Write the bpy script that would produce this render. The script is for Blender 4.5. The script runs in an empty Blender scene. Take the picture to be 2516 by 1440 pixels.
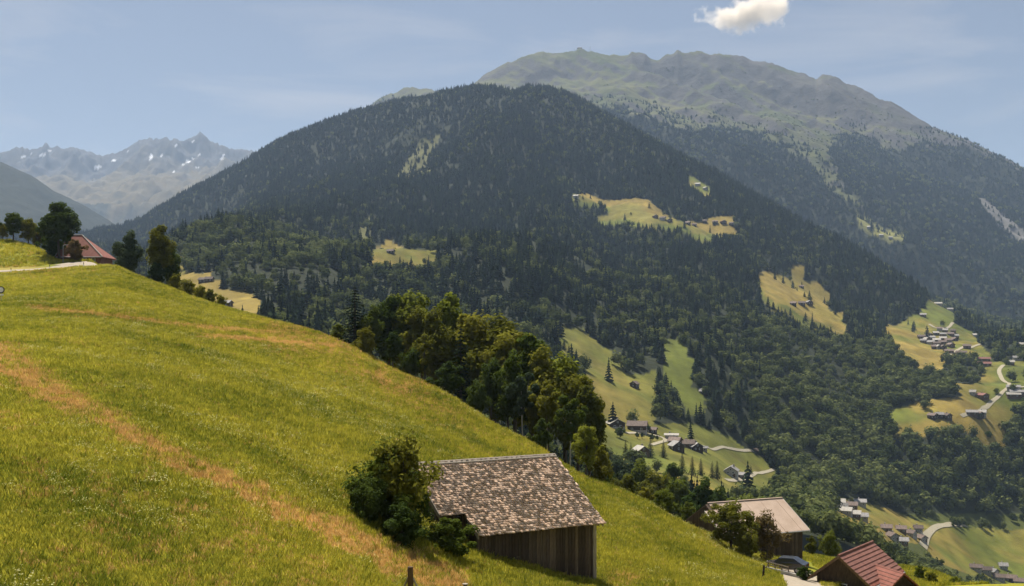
import bpy, bmesh, math, random
import numpy as np
from mathutils import Vector, Matrix

rng = np.random.default_rng(7)
random.seed(7)
R = math.radians
sc = bpy.context.scene
COL = sc.collection

# ------------------------------------------------------------------ camera, sky, sun, exposure
F, CX, HZ = 2698.0, 1258.0, 823.0          # focal length, centre column and level line in photo pixels
cam_d = bpy.data.cameras.new("camera")
cam_d.sensor_width = 36.0
cam_d.lens = 36.0 * F / 2516.0
cam_d.shift_y = (HZ - 720.0) / 2516.0
cam_d.clip_start = 0.5
cam_d.clip_end = 60000.0
cam = bpy.data.objects.new("camera", cam_d)
cam.location = (0, 0, 0)
cam.rotation_euler = (R(90), 0, 0)
COL.objects.link(cam)
sc.camera = cam

SUN_EL, SUN_AZ = R(62), R(-26)             # azimuth from +Y, negative to the left
to_sun = Vector((math.sin(SUN_AZ) * math.cos(SUN_EL), math.cos(SUN_AZ) * math.cos(SUN_EL), math.sin(SUN_EL)))
sun_d = bpy.data.lights.new("sun", 'SUN')
sun_d.energy = 4.0
sun_d.angle = R(0.53)
sun_d.color = (1.0, 0.93, 0.82)
sun = bpy.data.objects.new("sun", sun_d)
sun.rotation_euler = (-to_sun).to_track_quat('-Z', 'Y').to_euler()
sun.location = (0, 0, 3000)
COL.objects.link(sun)

world = bpy.data.worlds.new("World")
sc.world = world
world.use_nodes = True
nt = world.node_tree
nt.nodes.clear()
wo = nt.nodes.new('ShaderNodeOutputWorld')
bg = nt.nodes.new('ShaderNodeBackground')
sky = nt.nodes.new('ShaderNodeTexSky')
sky.sky_type = 'NISHITA'
sky.sun_disc = False
sky.sun_elevation = SUN_EL
sky.sun_rotation = SUN_AZ
sky.altitude = 1100
sky.air_density = 1.0
sky.dust_density = 1.6
sky.ozone_density = 1.6
bg.inputs['Strength'].default_value = 0.05
# thin high cirrus, spread evenly over the whole sky
tc = nt.nodes.new('ShaderNodeTexCoord')
mp = nt.nodes.new('ShaderNodeMapping')
mp.inputs['Scale'].default_value = (2.6, 1.2, 12.0)
mp.inputs['Rotation'].default_value = (0, R(9), 0)
mp.inputs['Location'].default_value = (0.35, 0.2, 0.1)
nz = nt.nodes.new('ShaderNodeTexNoise')
nz.inputs['Scale'].default_value = 1.5
nz.inputs['Detail'].default_value = 7
nz.inputs['Roughness'].default_value = 0.55
nz.inputs['Distortion'].default_value = 0.5
cr = nt.nodes.new('ShaderNodeValToRGB')
cr.color_ramp.elements[0].position = 0.46
cr.color_ramp.elements[0].color = (0, 0, 0, 1)
cr.color_ramp.elements[1].position = 0.80
cr.color_ramp.elements[1].color = (0.85, 0.85, 0.85, 1)
veil = nt.nodes.new('ShaderNodeMixRGB')
veil.inputs['Fac'].default_value = 0.55
veil.inputs['Color2'].default_value = (2.1, 2.12, 2.35, 1)
mx = nt.nodes.new('ShaderNodeMixRGB')
mx.inputs['Color2'].default_value = (5.2, 5.1, 5.3, 1)
nt.links.new(tc.outputs['Generated'], mp.inputs['Vector'])
nt.links.new(mp.outputs[0], nz.inputs['Vector'])
nt.links.new(nz.outputs['Fac'], cr.inputs['Fac'])
nt.links.new(sky.outputs['Color'], veil.inputs['Color1'])
nt.links.new(cr.outputs['Color'], mx.inputs['Fac'])
nt.links.new(veil.outputs['Color'], mx.inputs['Color1'])
nt.links.new(mx.outputs['Color'], bg.inputs['Color'])
nt.links.new(bg.outputs[0], wo.inputs['Surface'])

sc.view_settings.view_transform = 'Standard'
sc.view_settings.look = 'None'
sc.view_settings.exposure = 1.08
sc.view_settings.gamma = 1.0
sc.view_settings.use_curve_mapping = False
sc.render.engine = 'CYCLES'
cy = sc.cycles
cy.use_denoising = True
cy.denoiser = 'OPENIMAGEDENOISE'
cy.use_adaptive_sampling = True
cy.adaptive_threshold = 0.02
cy.max_bounces = 5
cy.diffuse_bounces = 2
cy.glossy_bounces = 2
cy.transmission_bounces = 3
cy.transparent_max_bounces = 8
cy.volume_bounces = 2
cy.sample_clamp_indirect = 6

HAZE_DENSITY = 4.8e-5
HAZE_COLOR = (0.54, 0.72, 1.0)
HAZE_ANISO = 0.25

# ------------------------------------------------------------------ helpers
def tag(o, label=None, cat=None, group=None, kind=None):
    if label: o['label'] = label
    if cat: o['category'] = cat
    if group: o['group'] = group
    if kind: o['kind'] = kind
    return o

def link(o, parent=None):
    COL.objects.link(o)
    if parent is not None:
        o.parent = parent
    return o

def empty(name, loc=(0, 0, 0), rz=0.0):
    o = bpy.data.objects.new(name, None)
    o.empty_display_size = 0.5
    o.location = loc
    o.rotation_euler = (0, 0, rz)
    return link(o)

def mesh_np(name, V, Fq, mats, smooth=False, midx=None):
    """mesh from numpy arrays; Fq is (n,k) with constant k"""
    V = np.asarray(V, dtype=np.float32); Fq = np.asarray(Fq, dtype=np.int32)
    me = bpy.data.meshes.new(name)
    me.vertices.add(len(V)); me.vertices.foreach_set('co', V.ravel())
    n, k = Fq.shape
    me.loops.add(n * k); me.loops.foreach_set('vertex_index', Fq.ravel())
    me.polygons.add(n)
    me.polygons.foreach_set('loop_start', np.arange(0, n * k, k, dtype=np.int32))
    me.polygons.foreach_set('loop_total', np.full(n, k, dtype=np.int32))
    if midx is not None:
        me.polygons.foreach_set('material_index', np.asarray(midx, dtype=np.int32))
    if smooth:
        me.polygons.foreach_set('use_smooth', np.ones(n, dtype=bool))
    for m in (mats if isinstance(mats, (list, tuple)) else [mats]):
        me.materials.append(m)
    me.update(calc_edges=True)
    return me

def obj(name, me, parent=None, loc=None):
    o = bpy.data.objects.new(name, me)
    if loc is not None: o.location = loc
    return link(o, parent)

def copy_tree(o, parent=None):
    c = o.copy(); COL.objects.link(c)
    c.parent = parent
    for ch in list(o.children):
        copy_tree(ch, c)
    return c

class MB:
    """collects simple solids into one mesh"""
    def __init__(s): s.v = []; s.f = []
    def add(s, vs, fs):
        b = len(s.v); s.v += [tuple(p) for p in vs]; s.f += [tuple(b + i for i in q) for q in fs]
    def box(s, x0, x1, y0, y1, z0, z1):
        s.add([(x0,y0,z0),(x1,y0,z0),(x1,y1,z0),(x0,y1,z0),(x0,y0,z1),(x1,y0,z1),(x1,y1,z1),(x0,y1,z1)],
              [(3,2,1,0),(4,5,6,7),(0,1,5,4),(1,2,6,5),(2,3,7,6),(3,0,4,7)])
    def hexa(s, p):   # 8 points, bottom loop then top loop
        s.add(p, [(3,2,1,0),(4,5,6,7),(0,1,5,4),(1,2,6,5),(2,3,7,6),(3,0,4,7)])
    def tube(s, pts, rads, n=7):
        pts = [Vector(p) for p in pts]
        b = len(s.v)
        for i, p in enumerate(pts):
            d = (pts[min(i+1, len(pts)-1)] - pts[max(i-1, 0)]).normalized()
            a = d.orthogonal().normalized(); c = d.cross(a)
            for j in range(n):
                t = 2*math.pi*j/n
                s.v.append(tuple(p + (a*math.cos(t) + c*math.sin(t))*rads[i]))
        for i in range(len(pts)-1):
            for j in range(n):
                j2 = (j+1) % n
                s.f.append((b+i*n+j, b+i*n+j2, b+(i+1)*n+j2, b+(i+1)*n+j))
        s.f.append(tuple(b+j for j in reversed(range(n))))
        s.f.append(tuple(b+(len(pts)-1)*n+j for j in range(n)))
    def mesh(s, name, mat, smooth=False):
        me = bpy.data.meshes.new(name)
        me.from_pydata(s.v, [], s.f)
        me.materials.append(mat)
        if smooth:
            me.polygons.foreach_set('use_smooth', np.ones(len(me.polygons), dtype=bool))
        me.update()
        return me

# numpy noise
def _hash(ix, iy, seed):
    h = (ix.astype(np.int64) * 374761393 + iy.astype(np.int64) * 668265263 + seed * 974711) & 0xffffffff
    h = ((h ^ (h >> 13)) * 1274126177) & 0xffffffff
    return ((h ^ (h >> 16)) & 0xffff) / 65535.0
def vnoise(x, y, seed=0):
    x = np.asarray(x, float); y = np.asarray(y, float)
    ix = np.floor(x); iy = np.floor(y); fx = x - ix; fy = y - iy
    fx = fx*fx*fx*(fx*(fx*6-15)+10); fy = fy*fy*fy*(fy*(fy*6-15)+10)
    a = _hash(ix, iy, seed); b = _hash(ix+1, iy, seed); c = _hash(ix, iy+1, seed); d = _hash(ix+1, iy+1, seed)
    return (a*(1-fx)+b*fx)*(1-fy) + (c*(1-fx)+d*fx)*fy
def fbm(x, y, oct=5, seed=0, gain=0.5):
    s = 0; a = 1; t = 0
    for o in range(oct):
        s = s + a*(vnoise(x*2**o, y*2**o, seed+o*17) - 0.5); t += a; a *= gain
    return s / t * 2.0          # about -1..1
def ridged(x, y, oct=5, seed=0):
    s = 0; a = 1; t = 0
    for o in range(oct):
        s = s + a*(1-np.abs(2*vnoise(x*2**o, y*2**o, seed+o*13)-1)); t += a; a *= 0.5
    return s/t
def sstep(a, b, x):
    t = np.clip((x-a)/(b-a), 0, 1); return t*t*(3-2*t)

def pchip(xk, yk, x):
    """monotone cubic; yk (...,K)"""
    xk = np.asarray(xk, float); yk = np.asarray(yk, float)
    h = np.diff(xk); d = np.diff(yk, axis=-1)/h
    m = np.zeros_like(yk)
    w1 = 2*h[1:]+h[:-1]; w2 = h[1:]+2*h[:-1]
    with np.errstate(divide='ignore', invalid='ignore'):
        hm = (w1+w2)/(w1/d[..., :-1]+w2/d[..., 1:])
    m[..., 1:-1] = np.where(d[..., :-1]*d[..., 1:] > 0, hm, 0)
    m[..., 0] = d[..., 0]; m[..., -1] = d[..., -1]
    m = np.nan_to_num(m)
    i = np.clip(np.searchsorted(xk, x, side='right')-1, 0, len(xk)-2)
    t = (x-xk[i])/h[i]; hh = h[i]
    y0 = yk[..., i]; y1 = yk[..., i+1]; m0 = m[..., i]; m1 = m[..., i+1]
    return (2*t**3-3*t**2+1)*y0+(t**3-2*t**2+t)*hh*m0+(-2*t**3+3*t**2)*y1+(t**3-t**2)*hh*m1

def inpoly(px, py, poly):
    inside = np.zeros(np.shape(px), bool); n = len(poly); j = n-1
    for i in range(n):
        xi, yi = poly[i]; xj, yj = poly[j]
        if yi != yj:
            c = ((yi > py) != (yj > py)) & (px < (xj-xi)*(py-yi)/(yj-yi)+xi)
            inside ^= c
        j = i
    return inside

def zat(v, Y): return (HZ-v)/F*Y
def xat(u, Y): return (u-CX)/F*Y

# ------------------------------------------------------------------ materials
MATS = {}
def principled(name, color=(0.5,0.5,0.5), rough=0.85, spec=0.25, metallic=0.0):
    m = bpy.data.materials.new(name); m.use_nodes = True
    b = m.node_tree.nodes['Principled BSDF']
    b.inputs['Base Color'].default_value = (*color, 1)
    b.inputs['Roughness'].default_value = rough
    b.inputs['Specular IOR Level'].default_value = spec
    b.inputs['Metallic'].default_value = metallic
    return m, m.node_tree, b
def N(t, kind, **kw):
    n = t.nodes.new(kind)
    for k, v in kw.items():
        if k in n.inputs: n.inputs[k].default_value = v
        else: setattr(n, k, v)
    return n
def noisy(name, c1, c2, scale=3.0, rough=0.9, bump=0.3, bdist=0.05, stretch=(1,1,1), objrand=0.0, detail=6):
    """procedural two-tone surface in object space with fine relief"""
    m, t, b = principled(name, c1, rough)
    co = N(t, 'ShaderNodeTexCoord'); mpn = N(t, 'ShaderNodeMapping'); mpn.inputs['Scale'].default_value = stretch
    nn = N(t, 'ShaderNodeTexNoise', Scale=scale, Detail=detail, Roughness=0.62)
    t.links.new(co.outputs['Object'], mpn.inputs['Vector']); t.links.new(mpn.outputs[0], nn.inputs['Vector'])
    rp = N(t, 'ShaderNodeValToRGB')
    rp.color_ramp.elements[0].position = 0.32; rp.color_ramp.elements[0].color = (*c1, 1)
    rp.color_ramp.elements[1].position = 0.68; rp.color_ramp.elements[1].color = (*c2, 1)
    t.links.new(nn.outputs['Fac'], rp.inputs['Fac'])
    out = rp.outputs['Color']
    if objrand:
        oi = N(t, 'ShaderNodeObjectInfo'); mr = N(t, 'ShaderNodeMapRange')
        mr.inputs['To Min'].default_value = 1-objrand; mr.inputs['To Max'].default_value = 1+objrand
        t.links.new(oi.outputs['Random'], mr.inputs['Value'])
        hs = N(t, 'ShaderNodeHueSaturation'); t.links.new(out, hs.inputs['Color']); t.links.new(mr.outputs[0], hs.inputs['Value'])
        out = hs.outputs['Color']
    t.links.new(out, b.inputs['Base Color'])
    if bump:
        bp = N(t, 'ShaderNodeBump', Strength=bump, Distance=bdist)
        t.links.new(nn.outputs['Fac'], bp.inputs['Height']); t.links.new(bp.outputs[0], b.inputs['Normal'])
    MATS[name] = m
    return m

def tinted(name, scale, bump, bdist, amp=0.35, scale2=None, rough=0.95):
    """uses the vertex colour layer 'tint' for the real ground colours, with fine grain"""
    m, t, b = principled(name, (0.2,0.2,0.2), rough, 0.1)
    at = N(t, 'ShaderNodeVertexColor', layer_name='tint')
    geo = N(t, 'ShaderNodeNewGeometry')
    nn = N(t, 'ShaderNodeTexNoise', Scale=scale, Detail=8, Roughness=0.65)
    t.links.new(geo.outputs['Position'], nn.inputs['Vector'])
    mr = N(t, 'ShaderNodeMapRange'); mr.inputs['From Min'].default_value = 0.25; mr.inputs['From Max'].default_value = 0.75
    mr.inputs['To Min'].default_value = 1-amp; mr.inputs['To Max'].default_value = 1+amp
    t.links.new(nn.outputs['Fac'], mr.inputs['Value'])
    mu = N(t, 'ShaderNodeMixRGB', blend_type='MULTIPLY'); mu.inputs['Fac'].default_value = 1
    t.links.new(at.outputs['Color'], mu.inputs['Color1']); t.links.new(mr.outputs[0], mu.inputs['Color2'])
    t.links.new(mu.outputs[0], b.inputs['Base Color'])
    bp = N(t, 'ShaderNodeBump', Strength=bump, Distance=bdist)
    t.links.new(nn.outputs['Fac'], bp.inputs['Height']); t.links.new(bp.outputs[0], b.inputs['Normal'])
    MATS[name] = m
    return m

def leafy(name, c1, c2, trans=0.35, ground=False):
    """leaf material: diffuse plus translucent, varied per plant and by a slow noise through the crown"""
    m = bpy.data.materials.new(name); m.use_nodes = True; t = m.node_tree; t.nodes.clear()
    o = N(t, 'ShaderNodeOutputMaterial'); d = N(t, 'ShaderNodeBsdfDiffuse'); tr = N(t, 'ShaderNodeBsdfTranslucent')
    ms = N(t, 'ShaderNodeMixShader'); ms.inputs[0].default_value = trans
    oi = N(t, 'ShaderNodeObjectInfo'); co = N(t, 'ShaderNodeTexCoord')
    nn = N(t, 'ShaderNodeTexNoise', Scale=0.55, Detail=4, Roughness=0.7)
    if ground:      # one slow noise over the slope instead of one inside each plant
        geo = N(t, 'ShaderNodeNewGeometry'); nn.inputs['Scale'].default_value = 0.075; nn.inputs['Detail'].default_value = 6; nn.inputs['Roughness'].default_value = 0.62
        t.links.new(geo.outputs['Position'], nn.inputs['Vector'])
        st = N(t, 'ShaderNodeMapRange'); st.clamp = False
        st.inputs['From Min'].default_value = 0.32; st.inputs['From Max'].default_value = 0.68; st.inputs['To Min'].default_value = 0.1; st.inputs['To Max'].default_value = 0.95
        t.links.new(nn.outputs['Fac'], st.inputs['Value']); slow = st.outputs[0]
    else:
        t.links.new(co.outputs['Object'], nn.inputs['Vector']); slow = nn.outputs['Fac']
    ad = N(t, 'ShaderNodeMath', operation='ADD'); ad.use_clamp = False
    t.links.new(oi.outputs['Random'], ad.inputs[0]); t.links.new(slow, ad.inputs[1])
    mr = N(t, 'ShaderNodeMapRange'); mr.inputs['From Min'].default_value = 0.35; mr.inputs['From Max'].default_value = 1.55
    t.links.new(ad.outputs[0], mr.inputs['Value'])
    mc = N(t, 'ShaderNodeMixRGB'); mc.inputs['Color1'].default_value = (*c1, 1); mc.inputs['Color2'].default_value = (*c2, 1)
    t.links.new(mr.outputs[0], mc.inputs['Fac'])
    t.links.new(mc.outputs[0], d.inputs['Color']); t.links.new(mc.outputs[0], tr.inputs['Color'])
    t.links.new(d.outputs[0], ms.inputs[1]); t.links.new(tr.outputs[0], ms.inputs[2]); t.links.new(ms.outputs[0], o.inputs['Surface'])
    MATS[name] = m
    return m

tinted('meadow_ground', 2.6, 0.8, 0.12, 0.45)
tinted('mountain_ground', 0.035, 0.6, 4.0, 0.35)
tinted('rock_ground', 0.012, 0.9, 14.0, 0.3)
leafy('leaf_green', (0.065,0.095,0.016), (0.165,0.185,0.03), 0.5)
leafy('leaf_dark', (0.036,0.062,0.015), (0.085,0.115,0.025), 0.45)
leafy('leaf_olive', (0.085,0.098,0.016), (0.225,0.215,0.03), 0.5)
leafy('leaf_blue', (0.045,0.068,0.035), (0.085,0.11,0.055), 0.35)
leafy('leaf_bright', (0.14,0.17,0.024), (0.27,0.28,0.035), 0.5)
leafy('leaf_russet', (0.10,0.085,0.035), (0.17,0.12,0.05), 0.4)
leafy('needle_dark', (0.012,0.022,0.011), (0.026,0.042,0.018), 0.15)
leafy('needle_far', (0.006,0.013,0.009), (0.040,0.058,0.030), 0.15)
leafy('leaf_far', (0.026,0.042,0.012), (0.16,0.18,0.06), 0.3)
leafy('grass_green', (0.13,0.17,0.018), (0.56,0.49,0.06), 0.5, True)
leafy('grass_dry', (0.42,0.255,0.07), (0.82,0.55,0.20), 0.4, True)
leafy('flower', (0.42,0.40,0.13), (0.60,0.56,0.26), 0.3)
noisy('bark', (0.05,0.038,0.028), (0.11,0.09,0.07), 6, 0.95, 0.5, 0.04, (1,1,0.25))
noisy('bark_pale', (0.30,0.27,0.23), (0.50,0.46,0.40), 4, 0.9, 0.3, 0.02, (1,1,2))
noisy('board', (0.045,0.030,0.020), (0.13,0.095,0.065), 3.5, 0.9, 0.4, 0.015, (6,6,0.5), 0.45)
noisy('board_grey', (0.16,0.13,0.10), (0.30,0.26,0.21), 3.5, 0.9, 0.4, 0.015, (6,6,0.5), 0.35)
noisy('wood_dark', (0.035,0.024,0.017), (0.085,0.058,0.04), 2, 0.9, 0.3, 0.03, (4,4,1), 0.3)
noisy('wood_brown', (0.08,0.048,0.028), (0.16,0.10,0.06), 2, 0.9, 0.3, 0.03, (4,4,1), 0.3)
noisy('plaster', (0.27,0.25,0.22), (0.40,0.37,0.33), 1.2, 0.9, 0.1, 0.02, (1,1,1), 0.12)
noisy('stone', (0.20,0.18,0.15), (0.38,0.34,0.29), 2.5, 0.95, 0.6, 0.06)
noisy('roof_pink', (0.37,0.275,0.205), (0.46,0.35,0.27), 0.7, 0.8, 0.15, 0.02)
noisy('roof_red', (0.17,0.058,0.040), (0.27,0.10,0.072), 1.6, 0.8, 0.25, 0.02)
noisy('roof_redbrown', (0.14,0.06,0.046), (0.23,0.105,0.08), 1.6, 0.8, 0.25, 0.02)
noisy('roof_grey', (0.15,0.142,0.135), (0.27,0.255,0.24), 0.8, 0.75, 0.2, 0.03, (1,1,1), 0.35)
noisy('roof_brown', (0.085,0.06,0.05), (0.17,0.125,0.10), 0.9, 0.8, 0.2, 0.03, (1,1,1), 0.35)
noisy('roof_pale', (0.25,0.23,0.20), (0.37,0.345,0.30), 0.8, 0.7, 0.15, 0.03, (1,1,1), 0.2)
noisy('asphalt', (0.27,0.225,0.165), (0.36,0.305,0.23), 2.0, 0.9, 0.2, 0.01)
noisy('gravel', (0.25,0.22,0.15), (0.36,0.32,0.23), 0.8, 0.95, 0.3, 0.03)
noisy('concrete', (0.42,0.39,0.34), (0.56,0.53,0.47), 2.0, 0.9, 0.2, 0.02)
noisy('metal_grey', (0.25,0.25,0.25), (0.40,0.40,0.40), 3.0, 0.5, 0.05, 0.01)
noisy('snow', (0.80,0.82,0.85), (0.9,0.9,0.9), 0.01, 0.8, 0.2, 3)
MATS['glass'] = principled('window_glass', (0.02,0.025,0.03), 0.12, 0.6)[0]
MATS['white'] = principled('white_paint', (0.78,0.76,0.72), 0.6)[0]
MATS['black_plastic'] = principled('black_plastic', (0.02,0.02,0.02), 0.6)[0]
MATS['car_paint'] = principled('dark_car_paint', (0.015,0.016,0.02), 0.18, 0.6)[0]
MATS['sign_red'] = principled('sign_red', (0.45,0.02,0.02), 0.5)[0]
MATS['tail_red'] = principled('lamp_red', (0.35,0.01,0.01), 0.3)[0]

# shingle wood: colour from the vertex layer plus grain
def shingle_mat():
    m, t, b = principled('shingle_wood', (0.3,0.25,0.2), 0.95, 0.05)
    at = N(t, 'ShaderNodeVertexColor', layer_name='tint')
    co = N(t, 'ShaderNodeTexCoord'); mpn = N(t, 'ShaderNodeMapping'); mpn.inputs['Scale'].default_value = (14, 2, 14)
    nn = N(t, 'ShaderNodeTexNoise', Scale=2.0, Detail=5)
    t.links.new(co.outputs['Object'], mpn.inputs[0]); t.links.new(mpn.outputs[0], nn.inputs['Vector'])
    mr = N(t, 'ShaderNodeMapRange'); mr.inputs['To Min'].default_value = 0.85; mr.inputs['To Max'].default_value = 1.15
    t.links.new(nn.outputs['Fac'], mr.inputs['Value'])
    mu = N(t, 'ShaderNodeMixRGB', blend_type='MULTIPLY'); mu.inputs['Fac'].default_value = 1
    t.links.new(at.outputs['Color'], mu.inputs['Color1']); t.links.new(mr.outputs[0], mu.inputs['Color2'])
    t.links.new(mu.outputs[0], b.inputs['Base Color'])
    bp = N(t, 'ShaderNodeBump', Strength=0.5, Distance=0.02)
    t.links.new(nn.outputs['Fac'], bp.inputs['Height']); t.links.new(bp.outputs[0], b.inputs['Normal'])
    MATS['shingle'] = m
shingle_mat()

def set_tint(me, rgb):
    a = me.color_attributes.new('tint', 'FLOAT_COLOR', 'POINT')
    c = np.ones((len(rgb), 4), np.float32); c[:, :3] = rgb
    a.data.foreach_set('color', c.ravel())

# ------------------------------------------------------------------ terrain
class Terrain:
    """columns of constant bearing; each column is a profile of (distance, height)"""
    def __init__(s, us, Y, Z):
        s.us, s.Y, s.Z = us, Y, Z
        s.X = (us[:, None]-CX)/F*Y
        s.V = HZ - Z/Y*F
    def _col(s, u):
        i = int(np.clip(np.searchsorted(s.us, u)-1, 0, len(s.us)-2))
        t = (u-s.us[i])/(s.us[i+1]-s.us[i])
        return s.Y[i]*(1-t)+s.Y[i+1]*t, s.Z[i]*(1-t)+s.Z[i+1]*t
    def hit(s, u, v, ymin=0):
        Y, Z = s._col(u)
        V = HZ - Z/Y*F
        k = np.where((V[1:] <= v) & (V[:-1] > v) & (Y[1:] > ymin))[0]
        if len(k) == 0:
            k0 = int(np.argmin(np.abs(V-v)+1e6*(Y < ymin))); return Vector((xat(u, Y[k0]), Y[k0], Z[k0]))
        k = k[0]; t = (V[k]-v)/(V[k]-V[k+1])
        y = Y[k]*(1-t)+Y[k+1]*t
        return Vector((xat(u, y), y, Z[k]*(1-t)+Z[k+1]*t))
    def ground(s, x, y):
        u = CX + F*x/y
        Y, Z = s._col(u)
        return float(np.interp(y, Y, Z))
    def at(s, u, y):
        Y, Z = s._col(u)
        return Vector((xat(u, y), y, float(np.interp(y, Y, Z))))
    def mesh(s, name, mat, rgb):
        n, m = s.Y.shape
        Vv = np.stack([s.X, s.Y, s.Z], -1).reshape(-1, 3)
        i = np.arange(n-1)[:, None]*m + np.arange(m-1)[None]
        Fq = np.stack([i, i+m, i+m+1, i+1], -1).reshape(-1, 4)
        me = mesh_np(name, Vv, Fq, mat, True)
        set_tint(me, rgb.reshape(-1, 3))
        return obj(name, me)

def build_layer(us, table, crest=None, segs=None, after=None):
    """table {u: [(v,Y),...]}: control columns; crest: fine polyline [(u,v,Y)] that replaces node crest_k"""
    ku = np.array(sorted(table), float)
    Yk = np.array([[p[1] for p in table[k]] for k in sorted(table)], float)
    Zk = np.array([[zat(p[0], p[1]) for p in table[k]] for k in sorted(table)], float)
    Yc = np.stack([pchip(ku, Yk[:, j], us) for j in range(Yk.shape[1])], -1)
    Zc = np.stack([pchip(ku, Zk[:, j], us) for j in range(Zk.shape[1])], -1)
    if crest is not None:
        cu = np.array([c[0] for c in crest], float)
        cv = np.interp(us, cu, [c[1] for c in crest]); cY = pchip(cu, np.array([c[2] for c in crest], float), us)
        Yc = np.concatenate([Yc, cY[:, None]], 1); Zc = np.concatenate([Zc, zat(cv, cY)[:, None]], 1)
    if after:
        y, z = Yc[:, -1], Zc[:, -1]
        for dy, dz in after:
            Yc = np.concatenate([Yc, (y+dy)[:, None]], 1); Zc = np.concatenate([Zc, (z+dz)[:, None]], 1)
    K = Yc.shape[1]
    t = np.concatenate([np.linspace(j, j+1, segs[j], endpoint=False) for j in range(K-1)]+[[K-1]])
    kk = np.arange(K, dtype=float)
    return t, pchip(kk, Yc, t), pchip(kk, Zc, t)

# --- near hillside -------------------------------------------------------------
A_TAB = {  # u: Y at the bottom edge, then (v, Y) up to the crest or road
 -900:[20,(1150,30),(880,66),(705,190),(690,205),(560,255)],
 -500:[22,(1110,34),(855,78),(690,205),(674,220),(572,262)],
 0:[26,(1080,46),(830,95),(673,215),(661,228),(592,262)],
 80:[27,(1085,47),(830,97),(667,218),(658,230),(607,260)],
 150:[28,(1085,49),(832,98),(661,221),(647,236),(642,243)],
 220:[29,(1090,50),(835,100),(656,223),(644,236),(642,241)],
 270:[30,(1090,51),(838,102),(655,226)],
 330:[31,(1095,52),(848,103),(676,219)],
 400:[32,(1100,54),(860,104),(703,212)],
 500:[34,(1110,57),(880,106),(741,203)],
 620:[37,(1130,60),(910,108),(776,192)],
 800:[43,(1160,66),(960,110),(826,176)],
 870:[45,(1170,68),(985,109),(855,170)],
 960:[49,(1190,70),(1020,108),(907,162)],
 1080:[53,(1230,73),(1080,105),(962,150)],
 1200:[58,(1280,76),(1150,104),(1040,139)],
 1330:[62,(1340,76),(1215,102),(1112,128)],
 1430:[66,(1380,77),(1275,98),(1180,120)],
 1560:[71,(1385,83),(1305,97),(1232,116)],
 1650:[76,(1395,87),(1340,99),(1287,113)],
 1730:[81,(1400,91),(1360,101),(1326,116)],
 1820:[86,(1410,95),(1380,109),(1352,127)],
 1920:[93,(1420,101),(1395,116),(1370,134)],
 2050:[104,(1434,110),(1418,122),(1396,138)],
 2130:[110,(1436,117),(1425,128),(1406,140)],
 2250:[112,(1440,118),(1431,128),(1420,140)],
 2320:[112,(1452,118),(1450,127),(1442,140)],
 2400:[110,(1480,118),(1490,128),(1495,140)],
 2516:[110,(1515,120),(1530,130),(1540,140)],
 3100:[115,(1530,122),(1550,132),(1570,142)]}
tabA = {}
for u, row in A_TAB.items():
    y1 = row[0]; z1 = zat(1440, y1)
    p0 = (HZ + (5.2 + max(0, (u-600))*0.0014)/7.0*F, 7.0)
    L = [p0, (1440, y1)] + row[1:]
    v4, y4 = L[4]; z4 = zat(v4, y4)
    if len(L) == 5:
        for dy, dz in ((10, -1.2), (26, -4.6)):
            L.append((HZ-(z4+dz)/(y4+dy)*F, y4+dy))
    v6, y6 = L[6]; z6 = zat(v6, y6)
    for dy, dz in (((85, -19.0), (270, -52.0)) if u < 1800 else (((85, -25.0), (270, -80.0)) if u < 2000 else ((85, -36.0), (270, -125.0)))):
        L.append((HZ-(z6+dz)/(y6+dy)*F, y6+dy))
    tabA[u] = L
usA = np.unique(np.concatenate([np.arange(-900, -60, 20), np.arange(-60, 2600, 5.0), np.arange(2600, 3100, 20)]))
tA, YA, ZA = build_layer(usA, tabA, segs=[14, 90, 70, 60, 14, 14, 16, 14])
XA = (usA[:, None]-CX)/F*YA
roadflat = ((tA > 3.9) & (tA < 5.1))[None]
ampA = np.clip(YA/160.0, 0.1, 1.0)
ZA = ZA + fbm(XA/9.0, YA/9.0, 4, 3)*0.22*ampA*np.where(roadflat, 0.15, 1) + fbm(XA/1.6, YA/1.6, 3, 5)*0.05*np.where(roadflat, 0.2, 1)
A = Terrain(usA, YA, ZA)

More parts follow.
